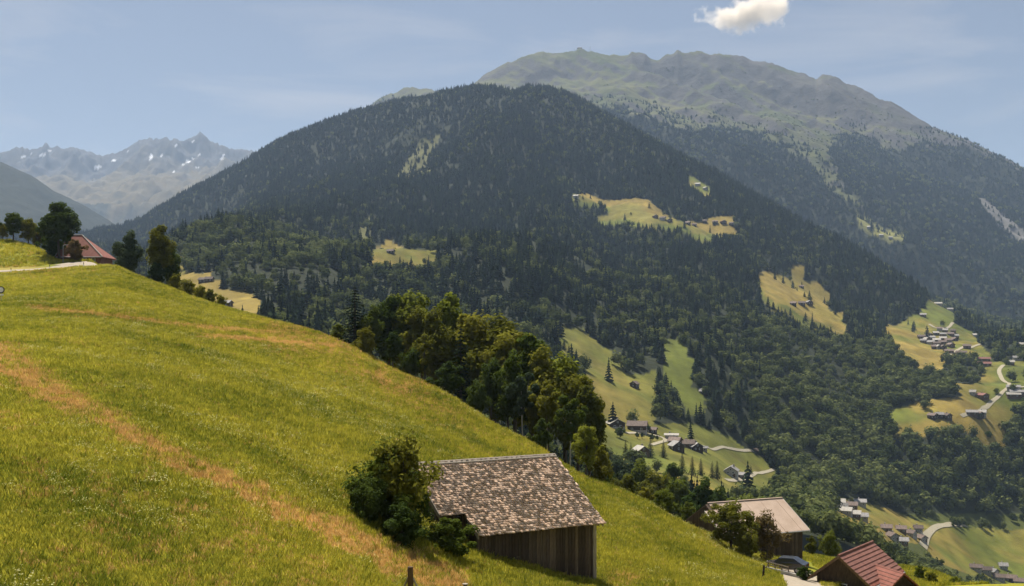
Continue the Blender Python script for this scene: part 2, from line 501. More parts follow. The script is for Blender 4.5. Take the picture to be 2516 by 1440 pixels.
DRY_LINE = [(-200,770),(0,885),(100,945),(200,1005),(300,1065),(420,1128),(520,1180),(640,1238),(760,1288),(860,1326),(1000,1392),(1090,1425),(1180,1465)]
DRY_W = [84,72,56,38,36,36,37,36,40,44,48,52,46]
def dryness(u, v):
    c = np.interp(u, [p[0] for p in DRY_LINE], [p[1] for p in DRY_LINE])
    w = np.interp(u, [p[0] for p in DRY_LINE], DRY_W)
    wob = fbm(u/50, v/30, 4, 21)*0.6
    d = (1-sstep(0.45, 1.25, np.abs(v-c)/w + wob))*(0.62+0.38*sstep(-0.25, 0.25, fbm(u/14, v/9, 3, 22)))
    d = d*np.where((u < 1150), 1, 0)
    # fainter dry ground: the brow of the hill, the strip under the road and a few narrow mowing edges
    br = np.interp(u, [560, 700, 800, 870, 960, 1100], [775, 800, 826, 855, 907, 975])
    d = np.maximum(d, 0.6*sstep(95, 10, np.abs(v-br-18))*sstep(560, 700, u)*sstep(1250, 950, u)*sstep(-0.5, 0.5, fbm(u/70, v/30, 3, 33)+0.25))
    l1 = np.interp(u, [60, 300, 520, 700], [757, 783, 810, 822])
    d = np.maximum(d, 0.8*sstep(9, 2.5, np.abs(v-l1))*sstep(40, 90, u)*sstep(760, 660, u))
    d = np.maximum(d, 0.30*sstep(38, 4, np.abs(v-l1+6))*sstep(0, 60, u)*sstep(420, 260, u)*sstep(-0.3, 0.4, fbm(u/40, v/20, 3, 37)))
    l2 = np.interp(u, [480, 640, 830], [826, 839, 854])
    d = np.maximum(d, 1.0*sstep(8, 2.5, np.abs(v-l2))*sstep(470, 520, u)*sstep(840, 815, u))
    d = np.maximum(d, 0.65*np.exp(-(((u-1530)/45)**2+((v-1425)/20)**2)))
    d = np.maximum(d, 0.35*sstep(700, 662, v)*sstep(300, 100, u)*(v > 655))
    d = np.maximum(d, 0.34*sstep(0.0, 0.5, fbm(u/75, v/45, 4, 39)+0.15)*sstep(20, 120, v-c)*(u < 1100))
    return np.clip(d, 0, 1)

dry = dryness(usA[:, None]+0*YA, A.V)
n1 = fbm(XA/7, YA/7, 4, 11); n2 = fbm(XA/28, YA/28, 3, 12)
g_a = np.array([0.115, 0.135, 0.012]); g_b = np.array([0.27, 0.245, 0.026]); g_d = np.array([0.44, 0.31, 0.12])
n3 = fbm(XA/2.2, YA/2.2, 3, 13)
mixf = np.clip(0.55+0.55*n1+0.5*n2+0.5*n3, 0, 1)[..., None]
rgbA = g_a*(1-mixf)+g_b*mixf
rgbA = rgbA*(1-dry[..., None])+g_d*dry[..., None]
back = sstep(5.6, 7.0, tA)[None, :, None]*np.ones_like(rgbA)
rgbA = np.where(back > 0, rgbA*(1-back)+np.array([0.05, 0.055, 0.02])*back, rgbA)
hill = A.mesh('hillside', MATS['meadow_ground'], rgbA)
tag(hill, 'steep yellow-green meadow slope filling the left foreground', 'hillside', kind='structure')

# --- main forested mountain across the valley -----------------------------------------
B_TAB = {
 -700:[(950,330),(880,700),(800,1100),(720,1600),(660,2200),(620,2800)],
 0:[(950,330),(880,700),(800,1100),(720,1600),(650,2300),(620,2900)],
 300:[(930,330),(860,620),(790,900),(700,1400),(620,2200),(590,2800)],
 500:[(910,340),(810,640),(740,860),(640,1350),(560,2200),(510,2800)],
 900:[(1010,340),(880,600),(770,900),(630,1500),(450,2300),(350,2720)],
 1250:[(1120,330),(980,550),(800,950),(640,1500),(450,2200),(325,2620)],
 1500:[(1230,320),(1180,520),(1050,710),(850,1080),(640,1620),(440,2260)],
 1700:[(1265,330),(1205,540),(1090,760),(900,1060),(700,1460),(520,2020)],
 1900:[(1300,350),(1260,600),(1170,850),(990,1080),(800,1380),(620,1850)],
 2100:[(1345,390),(1310,700),(1235,920),(1030,1180),(830,1500),(690,1880)],
 2300:[(1480,450),(1385,850),(1290,1000),(1060,1190),(900,1440),(810,1700)],
 2516:[(1620,480),(1450,900),(1335,1060),(1020,1260),(910,1450),(860,1650)],
 3200:[(1640,500),(1460,900),(1340,1060),(1060,1260),(950,1450),(900,1700)]}
B_CREST = [(-700,640,3300),(0,620,3400),(200,600,3400),(300,585,3400),(350,562,3400),(380,538,3390),(450,500,3370),(500,470,3350),(560,432,3340),(600,410,3330),(640,383,3320),
 (680,362,3310),(700,352,3300),(760,327,3270),(800,308,3240),(840,293,3210),(880,280,3180),(920,268,3150),(960,258,3120),(1000,247,3100),(1060,236,3070),(1100,230,3050),
 (1150,224,3020),(1190,222,3000),(1230,228,2990),(1255,240,2985),(1275,235,2980),(1300,226,2970),(1350,228,2950),(1390,240,2930),(1420,254,2915),(1460,274,2890),
 (1540,316,2820),(1620,356,2740),(1700,400,2650),(1760,430,2590),(1840,475,2510),(1900,510,2450),(1960,540,2390),(2020,566,2330),(2080,597,2270),(2160,648,2180),
 (2240,700,2080),(2300,745,2000),(2360,775,1960),(2420,805,1930),(2516,840,1900),(2800,860,1950),(3200,880,2000)]
usB = np.unique(np.concatenate([np.arange(-700, -60, 25), np.arange(-60, 2600, 4.5), np.arange(2600, 3200, 25)]))
tB, YB, ZB = build_layer(usB, B_TAB, crest=B_CREST, segs=[20, 40, 50, 55, 50, 50, 10, 8], after=[(250, -90), (900, -420)])
XB = (usB[:, None]-CX)/F*YB
tap = sstep(0.6, 2.2, tB)*(1-0.85*sstep(4.9, 6.0, tB))
rg = ridged(XB/420+0.13*YB/420, YB/900, 4, 41)-0.55
rg2 = ridged((XB-0.35*YB)/1100+0.37, (YB+0.3*XB)/2200, 3, 44)-0.6
ZB = ZB + tap[None]*((rg*120+rg2*150)*np.clip(YB/2000, 0.12, 1.25)*sstep(500, 1300, YB) + fbm(XB/90, YB/140, 4, 42)*12*sstep(400, 1200, YB))
B = Terrain(usB, YB, ZB)

M_LOWER = [(1365,797),(1400,808),(1432,808),(1475,848),(1500,860),(1530,890),(1540,918),(1580,920),(1612,905),(1615,960),(1608,1010),(1610,1044),(1660,1040),(1700,1042),(1760,1062),(1800,1076),(1832,1104),(1885,1125),(1890,1148),(1904,1155),(1900,1190),(1850,1196),(1790,1192),(1750,1172),(1700,1160),(1640,1132),(1600,1112),(1560,1105),(1470,1095),(1440,1000),(1440,870),(1400,850),(1375,822)]
M_SMALL = [(1630,830),(1668,838),(1690,852),(1685,880),(1705,882),(1700,915),(1678,950),(1715,953),(1737,985),(1690,993),(1680,965),(1650,918),(1628,910),(1636,870)]
M_FARM = [(1862,670),(1885,665),(1945,686),(1945,650),(1978,652),(1976,688),(2005,690),(2042,722),(2035,745),(2040,765),(2076,767),(2065,790),(2097,812),(2060,812),(2040,797),(1990,787),(1955,768),(1935,750),(1905,746),(1872,715)]
M_VILLAGE = [(2168,792),(2195,800),(2260,770),(2282,735),(2300,733),(2345,770),(2345,795),(2390,815),(2412,850),(2432,872),(2440,890),(2530,885),(2530,950),(2490,1000),(2470,1030),(2470,1075),(2440,1085),(2400,1080),(2395,1050),(2365,1030),(2300,1045),(2200,1050),(2180,1008),(2250,990),(2290,980),(2360,975),(2362,945),(2320,900),(2270,890),(2215,862),(2195,850),(2202,830)]
M_TERRACE = [(1405,478),(1440,475),(1478,488),(1500,492),(1560,488),(1595,490),(1615,512),(1640,528),(1680,548),(1720,545),(1750,532),(1805,530),(1802,545),(1812,572),(1770,572),(1730,577),(1700,572),(1690,557),(1640,550),(1570,548),(1540,538),(1470,543),(1465,530),(1495,528),(1500,512),(1480,497),(1410,494)]
M_GLADE = [(905,625),(935,600),(955,588),(985,605),(1000,612),(1075,615),(1072,630),(1000,628),(960,632),(935,642)]
M_LEFT = [(438,625),(455,632),(452,668),(500,674),(523,665),(518,684),(546,686),(540,702),(546,712),(600,714),(642,738),(638,765),(625,795),(540,800),(470,760),(430,690)]
M_FLOOR = [(2035,1218),(2100,1226),(2180,1250),(2240,1275),(2290,1292),(2330,1296),(2530,1305),(2530,1400),(2470,1402),(2380,1380),(2300,1345),(2264,1304),(2170,1292),(2150,1276),(2110,1262),(2070,1256)]
M_HIGH = [(966,432),(985,405),(1008,388),(1020,365),(1040,335),(1082,335),(1075,350),(1055,385),(1070,400),(1060,425),(1010,442),(975,442)]
M_STRIP = [(880,565),(893,535),(913,538),(911,602),(888,620)]
M_TOP = [(1695,430),(1712,440),(1745,462),(1745,472),(1712,458),(1690,445)]
M_RIGHT = [(2420,762),(2432,754),(2455,768),(2440,772)]
WOOD_PATCH = [(2318,892),(2345,884),(2395,886),(2414,905),(2410,938),(2385,946),(2340,938),(2318,915)]
MEADOWS_B = [M_LOWER, M_SMALL, M_FARM, M_VILLAGE, M_TERRACE, M_GLADE, M_LEFT, M_FLOOR, M_TOP]
SPARSE_B = [M_HIGH, M_STRIP]
def mead(polys, u, v):
    m = np.zeros(np.shape(u), bool)
    for p in polys: m |= inpoly(u, v, p)
    return m
def meadowB(u, v, hpx):
    m = mead(MEADOWS_B, u, v)
    for f in (0.45, 0.85):
        m |= mead(MEADOWS_B, u, v-f*hpx)
    return m & ~inpoly(u, v, WOOD_PATCH)

UB = usB[:, None]+0*YB
ju = UB+fbm(XB/25, YB/25, 3, 51)*4; jv = B.V+fbm(XB/25, YB/25, 3, 52)*4
hB = 13/YB*F
mB = meadowB(ju, jv, hB) & (tB < 6.05)[None]
mB_soft = mB.astype(float)
n1 = fbm(XB/160, YB/160, 4, 61); n2 = fbm(XB/30, YB/30, 3, 62)
lush = np.clip(0.5+0.7*n1+0.3*n2, 0, 1)
dryB = sstep(0.2, 0.75, lush)
for poly, k in ((M_FARM, 0.75), (M_TERRACE, 0.45), (M_LEFT, 0.6), (M_LOWER, 0.15), (M_GLADE, 0.3)):
    dryB = np.where(inpoly(UB, B.V, poly), np.clip(dryB*0.6+k, 0, 1), dryB)
gm = np.array([0.085, 0.098, 0.016])[None, None]*(1-dryB[..., None]) + np.array([0.185, 0.138, 0.032])*dryB[..., None]
gm = gm*1.12*(1+0.30*fbm(XB/7, YB/30, 3, 63)[..., None])*(1+0.25*fbm(XB/60, YB/40, 3, 64)[..., None])
spB = mead(SPARSE_B, ju, jv)
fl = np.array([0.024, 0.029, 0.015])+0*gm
fl = np.where(((UB > 2040) & (B.V > 1262) & (YB > 500))[..., None], np.array([0.07, 0.08, 0.02]), fl)
fl = np.where(spB[..., None], np.array([0.095, 0.095, 0.034]), fl)
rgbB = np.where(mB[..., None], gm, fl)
mt = B.mesh('forested_mountain', MATS['mountain_ground'], rgbB)
tag(mt, 'broad mountain shoulder across the valley covered by dark forest with clearings', 'mountain', kind='structure')

# --- bare ridge behind -------------------------------------------------------------
C_TAB = {
 -400:[(860,3400),(850,3900),(840,4400),(820,5000)],
 500:[(640,3600),(620,4100),(590,4600),(555,5100)],
 900:[(400,3700),(360,4200),(320,4700),(285,5200)],
 1155:[(330,3600),(300,4050),(262,4500),(236,4900)],
 1500:[(400,3300),(310,3900),(235,4500),(175,5000)],
 1900:[(590,2850),(440,3450),(310,4200),(225,4850)],
 2200:[(760,2450),(600,3050),(450,3750),(345,4400)],
 2516:[(860,2250),(720,2850),(600,3350),(500,3950)],
 3300:[(900,2300),(800,2850),(700,3400),(620,3900)]}
C_CREST = [(-400,800,5600),(500,520,5600),(800,340,5550),(850,300,5500),(905,266,5500),(930,247,5500),(950,236,5500),(975,228,5500),(1000,215,5500),(1015,217,5490),(1030,223,5480),(1050,221,5460),(1070,226,5440),(1090,224,5420),(1105,232,5400),(1130,228,5350),
 (1155,216,5300),(1175,198,5330),(1200,180,5350),(1240,158,5380),(1270,147,5400),(1300,134,5420),(1330,129,5440),(1345,132,5440),(1365,131,5450),(1375,135,5450),(1400,131,5470),(1415,127,5480),(1422,122,5480),(1438,126,5490),(1460,129,5500),(1490,134,5500),(1520,139,5500),(1545,137,5500),
 (1553,128,5490),(1568,129,5490),(1582,133,5480),(1600,146,5470),(1618,148,5470),(1640,136,5460),(1656,131,5450),(1665,124,5450),(1676,131,5450),(1690,133,5440),(1715,128,5430),(1725,129,5430),(1745,136,5420),(1765,132,5410),(1800,138,5400),(1825,142,5390),(1850,153,5380),(1878,153,5370),(1900,158,5360),(1940,174,5340),(1975,183,5320),(2005,198,5290),
 (2020,188,5270),(2040,187,5250),(2060,196,5230),(2080,208,5210),(2110,219,5180),(2140,233,5140),(2165,247,5110),(2180,249,5100),(2210,265,5070),(2250,288,5030),(2290,312,4990),(2330,330,4940),(2360,340,4900),(2380,348,4880),(2420,366,4840),(2455,384,4800),(2480,393,4770),(2516,414,4720),(2600,455,4640),(2800,540,4500),(3300,660,4400)]
usC = np.unique(np.concatenate([np.arange(-400, 700, 25), np.arange(700, 2640, 4.0), np.arange(2640, 3300, 25)]))
tC, YC, ZC = build_layer(usC, C_TAB, crest=C_CREST, segs=[34, 40, 44, 40, 8, 6], after=[(300, -180), (1200, -800)])
XC = (usC[:, None]-CX)/F*YC
tapc = sstep(0.3, 1.0, tC)*(1-sstep(3.35, 4.0, tC))
# gullies and ribs run down the slope, slanting to the right
along = XC*0.80+YC*0.62
rgC = ridged(along/430, (YC-XC*0.3)/2600, 5, 71)-0.82
ZC = ZC + tapc[None]*(rgC*215 + (fbm(XC/160, YC/160, 4, 72)-0.4)*38) + (1-sstep(3.9, 4.0, tC))[None]*sstep(0.5, 1.5, tC)[None]*fbm(XC/45, YC/45, 3, 73)*6
jagC = (ridged(usC/17, 0*usC+3.3, 4, 74)-0.58)*10.0*sstep(900, 1000, usC)*(1-0.5*sstep(2100, 2300, usC))
ZC = ZC + (jagC[:, None]/F*YC)*(sstep(3.72, 4.0, tC)*sstep(5.0, 4.0, tC))[None]*(0.5+vnoise(XC/60, YC/50, 76))
C = Terrain(usC, YC, ZC)
UC = usC[:, None]+0*YC
FOREST_C = [(700,330),(905,272),(960,262),(1030,258),(1100,240),(1150,252),(1240,300),(1380,300),(1440,270),(1490,262),(1530,258),(1548,282),(1600,290),(1690,330),(1735,318),(1775,306),(1830,322),(1890,345),(1940,368),(1985,395),(2020,425),(2068,455),(2052,410),(2034,372),(2045,345),(2095,328),(2150,342),(2165,372),(2215,372),(2260,350),(2330,358),(2370,352),(2410,372),(2516,420),(2640,500),(2640,1000),(500,1000)]
GULLY_C = [(2010,412),(2040,430),(2090,470),(2140,515),(2130,520),(2080,492),(2030,452)]
SCREE_C = [(2400,485),(2420,492),(2470,530),(2530,580),(2530,605),(2490,580),(2440,540)]
OPEN_C = [(2100,518),(2128,533),(2172,558),(2222,574),(2220,590),(2190,594),(2150,577),(2112,556)]
OPEN2_C = [(2425,762),(2436,754),(2452,765),(2445,772)]
juc = UC+fbm(XC/60, YC/60, 3, 81)*13; jvc = C.V+fbm(XC/60, YC/60, 3, 82)*13
fC = inpoly(juc, jvc, FOREST_C)
scC = inpoly(juc*0.6+UC*0.4, jvc*0.6+C.V*0.4, SCREE_C); gl = inpoly(juc, jvc, GULLY_C); op = inpoly(UC, C.V, OPEN_C)
n1 = fbm(along/260, (YC-XC*0.3)/900, 5, 83); n2 = fbm(XC/70, YC/70, 4, 84)
gr = np.array([0.058, 0.070, 0.026]); gr2 = np.array([0.122, 0.118, 0.048]); rk = np.array([0.080, 0.075, 0.070])
m1 = np.clip(0.45+0.9*n1+0.3*n2, 0, 1)[..., None]
rgbC = gr*(1-m1)+gr2*m1
slopeC = np.abs(np.gradient(ZC, axis=1)/np.maximum(np.gradient(YC, axis=1), 1))
rocky = np.clip(sstep(0.62, 0.95, slopeC+0.25*n2) + 0.9*sstep(3.55, 3.95, tC)[None]*sstep(-0.2, 0.5, n2+0.3*n1) + 0.85*sstep(1550, 1750, UC)*sstep(-0.27, -0.11, rgC+0.25*n2)*sstep(2.0, 2.9, tC)[None], 0, 1)[..., None]
rgbC = rgbC*(1-rocky)+rk*rocky
rgbC = np.where((fC & ~scC & ~gl & ~op)[..., None], np.array([0.025, 0.030, 0.017]), rgbC)
rgbC = np.where(scC[..., None], np.array([0.155, 0.145, 0.13]), rgbC)
rgbC = np.where(op[..., None], np.array([0.17, 0.165, 0.05]), rgbC)
bk = C.mesh('bare_ridge', MATS['rock_ground'], rgbC)
tag(bk, 'high grassy mountain ridge with rocky crest behind the forested shoulder', 'mountain', kind='structure')

# --- far peaks and the slope in front of them ---------------------------------------
D_CREST = [(-900,330,9000),(-400,352,9300),(-150,372,9500),(0,378,9500),(20,374,9500),(40,364,9500),(60,362,9500),(75,369,9500),(95,366,9500),(104,359,9500),(112,347,9500),(117,352,9500),(121,362,9500),(135,359,9500),(150,363,9500),(165,364,9500),(172,361,9500),(182,362,9500),(200,369,9500),(218,372,9500),(235,382,9500),(250,384,9500),(270,380,9500),(300,369,9550),(320,360,9600),(335,351,9600),(345,345,9600),(358,344,9600),(368,340,9600),(378,345,9600),(390,346,9600),(402,345,9600),(411,341,9600),(421,347,9600),(426,341,9600),(432,340,9600),(440,346,9600),(452,349,9600),(462,341,9600),(475,337,9600),(484,334,9600),(491,329,9600),(503,337,9600),(520,351,9600),(540,356,9600),(556,359,9600),(565,366,9600),(590,368,9600),(606,369,9600),(622,372,9600),(636,376,9600),(646,370,9600),(662,367,9600),(700,375,9600),(800,380,9600),(1200,420,9600)]
D_TAB = {-900:[(700,5200),(560,6600),(470,7700),(400,8500)], 0:[(640,5200),(540,6500),(460,7700),(415,8600)], 300:[(640,5200),(545,6500),(465,7700),(412,8600)],
         490:[(640,5200),(530,6500),(450,7700),(385,8800)], 650:[(640,5200),(540,6500),(460,7700),(410,8700)], 1200:[(640,5200),(560,6500),(500,7700),(460,8700)]}
usD = np.unique(np.concatenate([np.arange(-900, -100, 20), np.arange(-100, 760, 3.0), np.arange(760, 1200, 20)]))
tD, YD, ZD = build_layer(usD, D_TAB, crest=D_CREST, segs=[26, 30, 36, 44, 6, 5], after=[(400, -250), (1500, -900)])
XD = (usD[:, None]-CX)/F*YD
tapd = sstep(0.4, 1.2, tD)*(1-sstep(3.6, 4.0, tD))
rgD = ridged(XD/420, YD/1500, 5, 91)-0.8
ZD = ZD + tapd[None]*(rgD*330+fbm(XD/200, YD/200, 4, 92)*80)
jagD = (ridged(usD/12, 0*usD+1.7, 4, 75)-0.58)*13.0
ZD = ZD + (jagD[:, None]/F*YD)*(sstep(3.5, 4.0, tD)*sstep(5.0, 4.0, tD))[None]*(0.5+vnoise(XD/90, YD/90, 77))
Dt = Terrain(usD, YD, ZD)
UD = usD[:, None]+0*YD
n1 = fbm(XD/500, YD/700, 5, 93); n2 = fbm(XD/120, YD/160, 4, 94)
grD = np.array([0.12, 0.098, 0.055]); rkD = np.array([0.072, 0.070, 0.072]); foD = np.array([0.03, 0.034, 0.022])
rock = np.clip(sstep(2.5, 3.5, tD)[None]+0.5*n1+0.4*n2, 0, 1)[..., None]
rgbD = grD*(1-rock)+rkD*rock
fo = sstep(0.1, -0.25, (tD-1.35)[None]+0.55*n1+0.35*n2)[..., None]
rgbD = rgbD*(1-fo)+foD*fo
SNOW = [(57,386,7,4),(104,381,10,4),(122,370,6,2),(78,377,5,2),(240,410,15,5),(232,415,9,3),(280,394,9,2.5),(371,389,3,9),(369,384,2.5,5),(432,358,2.5,7),(430,352,4,2),(397,383,2,5),(427,421,3,4),(462,397,9,3),(477,390,5,2),(452,405,6,2),(548,385,3,6),(545,392,5,2),(314,372,2.5,3),(486,411,7,2),(490,380,2.5,3),(475,346,2.5,5)]
sn = np.zeros(UD.shape, bool)
for (a, b, c, d) in SNOW:
    sn |= ((UD-a+0.5*(Dt.V-b))/(c*0.8))**2+((Dt.V-b+fbm(UD/6, Dt.V/6, 2, 95)*1.5)/(d*0.75))**2 < 1.0
sn &= (tD < 4.01)[None]
rgbD = np.where(sn[..., None], np.array([0.62, 0.63, 0.66]), rgbD)
fp = Dt.mesh('far_peaks', MATS['rock_ground'], rgbD)
tag(fp, 'hazy jagged rock peaks with snow patches on the far left', 'mountain', kind='structure')

E_CREST = [(-900,180,4300),(-300,330,4600),(-100,378,4800),(0,399,4900),(30,412,4950),(75,432,5000),(130,470,5050),(190,498,5100),(250,535,5150),(300,566,5200),(360,600,5200),(500,660,5200),(900,720,5200)]
E_TAB = {-900:[(760,2400),(600,3000),(400,3700)], 0:[(760,2500),(660,3200),(530,4000)], 300:[(760,2600),(700,3400),(640,4300)], 900:[(800,2600),(780,3400),(750,4300)]}
usE = np.unique(np.concatenate([np.arange(-900, -60, 20), np.arange(-60, 460, 4.0), np.arange(460, 900, 20)]))
tE, YE, ZE = build_layer(usE, E_TAB, crest=E_CREST, segs=[24, 30, 34, 6, 5], after=[(300, -150), (1200, -600)])
XE = (usE[:, None]-CX)/F*YE
ZE = ZE + (sstep(0.3, 1, tE)*(1-sstep(2.6, 3, tE)))[None]*((ridged(XE/500, YE/900, 4, 96)-0.55)*90) + fbm(XE/40, YE/40, 3, 97)*5
n1 = fbm(XE/300, YE/300, 4, 98)
rgbE = np.array([0.022, 0.027, 0.018])+0*ZE[..., None]+np.clip(n1-0.35, 0, 1)[..., None]*np.array([0.10, 0.09, 0.04])
es = Terrain(usE, YE, ZE)
eo = es.mesh('left_slope', MATS['rock_ground'], rgbE)
tag(eo, 'hazy blue wooded slope descending from the left edge below the far peaks', 'mountain', kind='structure')

ZMIN = min(ZA.min(), ZB.min(), ZC.min(), ZD.min(), ZE.min())
ZTOP = max(ZC.max(), ZD.max(), ZE.max())
gme = mesh_np('valley_floor', [(-9000,-3000,ZMIN-8),(14000,-3000,ZMIN-8),(14000,15000,ZMIN-8),(-9000,15000,ZMIN-8)], [(0,1,2,3)], MATS['mountain_ground'])
set_tint(gme, np.tile([0.07, 0.075, 0.03], (4, 1)))
tag(obj('valley_floor', gme), 'flat ground below the slopes reaching to the horizon', 'ground', kind='structure')

# ------------------------------------------------------------------ haze: the air of the valley
def make_haze():
    m = bpy.data.materials.new('haze_air'); m.use_nodes = True; t = m.node_tree; t.nodes.clear()
    o = N(t, 'ShaderNodeOutputMaterial'); pv = N(t, 'ShaderNodeVolumePrincipled')
    pv.inputs['Color'].default_value = (*HAZE_COLOR, 1)
    pv.inputs['Density'].default_value = HAZE_DENSITY
    pv.inputs['Anisotropy'].default_value = HAZE_ANISO
    t.links.new(pv.outputs[0], o.inputs['Volume'])
    b = MB(); b.box(-9500, 14500, -3500, 15500, ZMIN-9, ZTOP+60)
    h = obj('haze', b.mesh('haze', m))
    tag(h, 'pale blue haze filling the air of the whole valley', 'haze', kind='stuff')
make_haze()

# ------------------------------------------------------------------ paths and roads
def ribbon(name, terr, pts, width, mat, lift, label, cat='road', nac=5, step=3.0, ymin=0, from_uy=False):
    P = [terr.at(*p) if from_uy else terr.hit(p[0], p[1], ymin) for p in pts]
    P = np.array([(p.x, p.y) for p in P])
    seg = np.r_[0, np.cumsum(np.hypot(*np.diff(P, axis=0).T))]
    n = max(4, int(seg[-1]/step)); s = np.linspace(0, seg[-1], n)
    cx, cyy = pchip(seg, P[:, 0], s), pchip(seg, P[:, 1], s)
    tx, ty = np.gradient(cx), np.gradient(cyy); l = np.hypot(tx, ty); nx, ny = -ty/l, tx/l
    V = []
    for k in range(n):
        wob = 1+0.06*math.sin(k*0.13)
        for j in range(nac):
            o = (j/(nac-1)-0.5)*width*wob
            x, y = cx[k]+nx[k]*o, cyy[k]+ny[k]*o
            V.append((x, y, terr.ground(x, y)+lift))
    i = np.arange(n-1)[:, None]*nac+np.arange(nac-1)[None]
    Fq = np.stack([i, i+1, i+nac+1, i+nac], -1).reshape(-1, 4)
    o = obj(name, mesh_np(name, V, Fq, MATS[mat], True))
    return tag(o, label, cat, kind='structure')

ribbon('hill_road', A, [(-120,677),(0,667),(60,664),(120,660),(165,653),(215,649),(262,650)], 5.2, 'asphalt', 0.06, 'pale asphalt road along the top of the left meadow', step=1.5, ymin=180, nac=9)
ribbon('farm_yard', A, [(158,652),(200,646),(245,646)], 6.5, 'asphalt', 0.09, 'pale asphalt forecourt in front of the red-roofed farmhouse', step=1.0, ymin=180, nac=9)
ribbon('driveway', A, [(2005,1470),(1985,1430),(1970,1412),(1955,1400),(1935,1388)], 4.4, 'asphalt', 0.06, 'pale paved driveway beside the red tiled house', step=0.8, nac=9)
ribbon('hamlet_lane', B, [(1535,1064),(1590,1067),(1620,1073),(1634,1080),(1628,1086),(1600,1094)], 3.2, 'gravel', 0.4, 'pale lane bending round through the valley hamlet')
ribbon('meadow_lane', B, [(1633,1085),(1660,1088),(1718,1094),(1780,1100),(1850,1108)], 2.6, 'gravel', 0.5, 'thin pale lane crossing the valley meadow to the wood')
ribbon('lower_lane', B, [(1784,1180),(1805,1181),(1840,1172),(1870,1163),(1903,1153)], 2.8, 'gravel', 0.4, 'pale lane below the white-gabled chalet')
ribbon('village_road', B, [(2466,897),(2455,915),(2462,932),(2480,946),(2462,965),(2440,985),(2425,1000),(2400,1015),(2362,1023)], 4.5, 'gravel', 0.5, 'pale winding road climbing through the right-hand meadows')
ribbon('village_lane', B, [(2322,874),(2345,866),(2362,856),(2370,852),(2412,846)], 5.0, 'gravel', 0.7, 'pale lane below the clustered village')
ribbon('upper_lane', B, [(2283,797),(2300,806),(2332,804),(2342,793)], 4.5, 'gravel', 0.7, 'pale lane above the clustered village')
ribbon('valley_road', B, [(2268,1345),(2280,1312),(2300,1296),(2330,1290),(2370,1290)], 6.0, 'gravel', 0.6, 'pale curving road on the valley bottom')
ribbon('farm_track', B, [(2470,960),(2490,955),(2530,950)], 4.0, 'gravel', 0.7, 'pale track branching to the right-edge farm buildings')

# ------------------------------------------------------------------ scattering (woods, grass)
def scatter(name, P, scl, rot, idx, protos, label, cat):
    me = bpy.data.meshes.new(name)
    me.vertices.add(len(P)); me.vertices.foreach_set('co', np.asarray(P, np.float32).ravel())
    for nm, typ, arr in (('scl', 'FLOAT_VECTOR', np.asarray(scl, np.float32)), ('rot', 'FLOAT', np.asarray(rot, np.float32)), ('idx', 'INT', np.asarray(idx, np.int32))):
        a = me.attributes.new(nm, typ, 'POINT')
        a.data.foreach_set('vector' if typ == 'FLOAT_VECTOR' else 'value', arr.ravel())
    o = obj(name, me)
    g = bpy.data.node_groups.new(name+'_scatter', 'GeometryNodeTree')
    g.interface.new_socket('Geometry', in_out='INPUT', socket_type='NodeSocketGeometry')
    g.interface.new_socket('Geometry', in_out='OUTPUT', socket_type='NodeSocketGeometry')
    gi = g.nodes.new('NodeGroupInput'); go = g.nodes.new('NodeGroupOutput')
    m2p = g.nodes.new('GeometryNodeMeshToPoints')
    ip = g.nodes.new('GeometryNodeInstanceOnPoints'); ip.inputs['Pick Instance'].default_value = True
    jn = g.nodes.new('GeometryNodeJoinGeometry')
    for pr in reversed(protos):
        oi = g.nodes.new('GeometryNodeObjectInfo'); oi.inputs['Object'].default_value = pr; oi.inputs['As Instance'].default_value = True
        g.links.new(oi.outputs['Geometry'], jn.inputs[0])
    def attr(nm, dt):
        a = g.nodes.new('GeometryNodeInputNamedAttribute'); a.data_type = dt; a.inputs['Name'].default_value = nm
        return a.outputs['Attribute']
    cb = g.nodes.new('ShaderNodeCombineXYZ')
    g.links.new(attr('rot', 'FLOAT'), cb.inputs['Z'])
    g.links.new(gi.outputs[0], m2p.inputs[0]); g.links.new(m2p.outputs[0], ip.inputs['Points'])
    g.links.new(jn.outputs[0], ip.inputs['Instance'])
    g.links.new(cb.outputs[0], ip.inputs['Rotation'])
    g.links.new(attr('scl', 'FLOAT_VECTOR'), ip.inputs['Scale'])
    g.links.new(attr('idx', 'INT'), ip.inputs['Instance Index'])
    g.links.new(ip.outputs[0], go.inputs[0])
    md = o.modifiers.new('scatter', 'NODES'); md.node_group = g
    return tag(o, label, cat, kind='stuff')

def proto(name, me):
    return bpy.data.objects.new(name, me)      # never linked: only a source shape

def leaf_quads(Cn, size, nrm, r, aspect=0.6):
    """one rhombic leaf clump at each centre"""
    n = len(Cn)
    nrm = nrm/np.linalg.norm(nrm, axis=1, keepdims=True)
    a = r.normal(size=(n, 3)); a -= (a*nrm).sum(1, keepdims=True)*nrm; a /= np.linalg.norm(a, axis=1, keepdims=True)
    b = np.cross(nrm, a); s = np.asarray(size).reshape(-1, 1)
    V = np.stack([Cn-a*s, Cn-b*s*aspect+nrm*s*0.12, Cn+a*s, Cn+b*s*aspect+nrm*s*0.12], 1).reshape(-1, 3)
    Fq = np.arange(4*n).reshape(-1, 4)
    return V, Fq

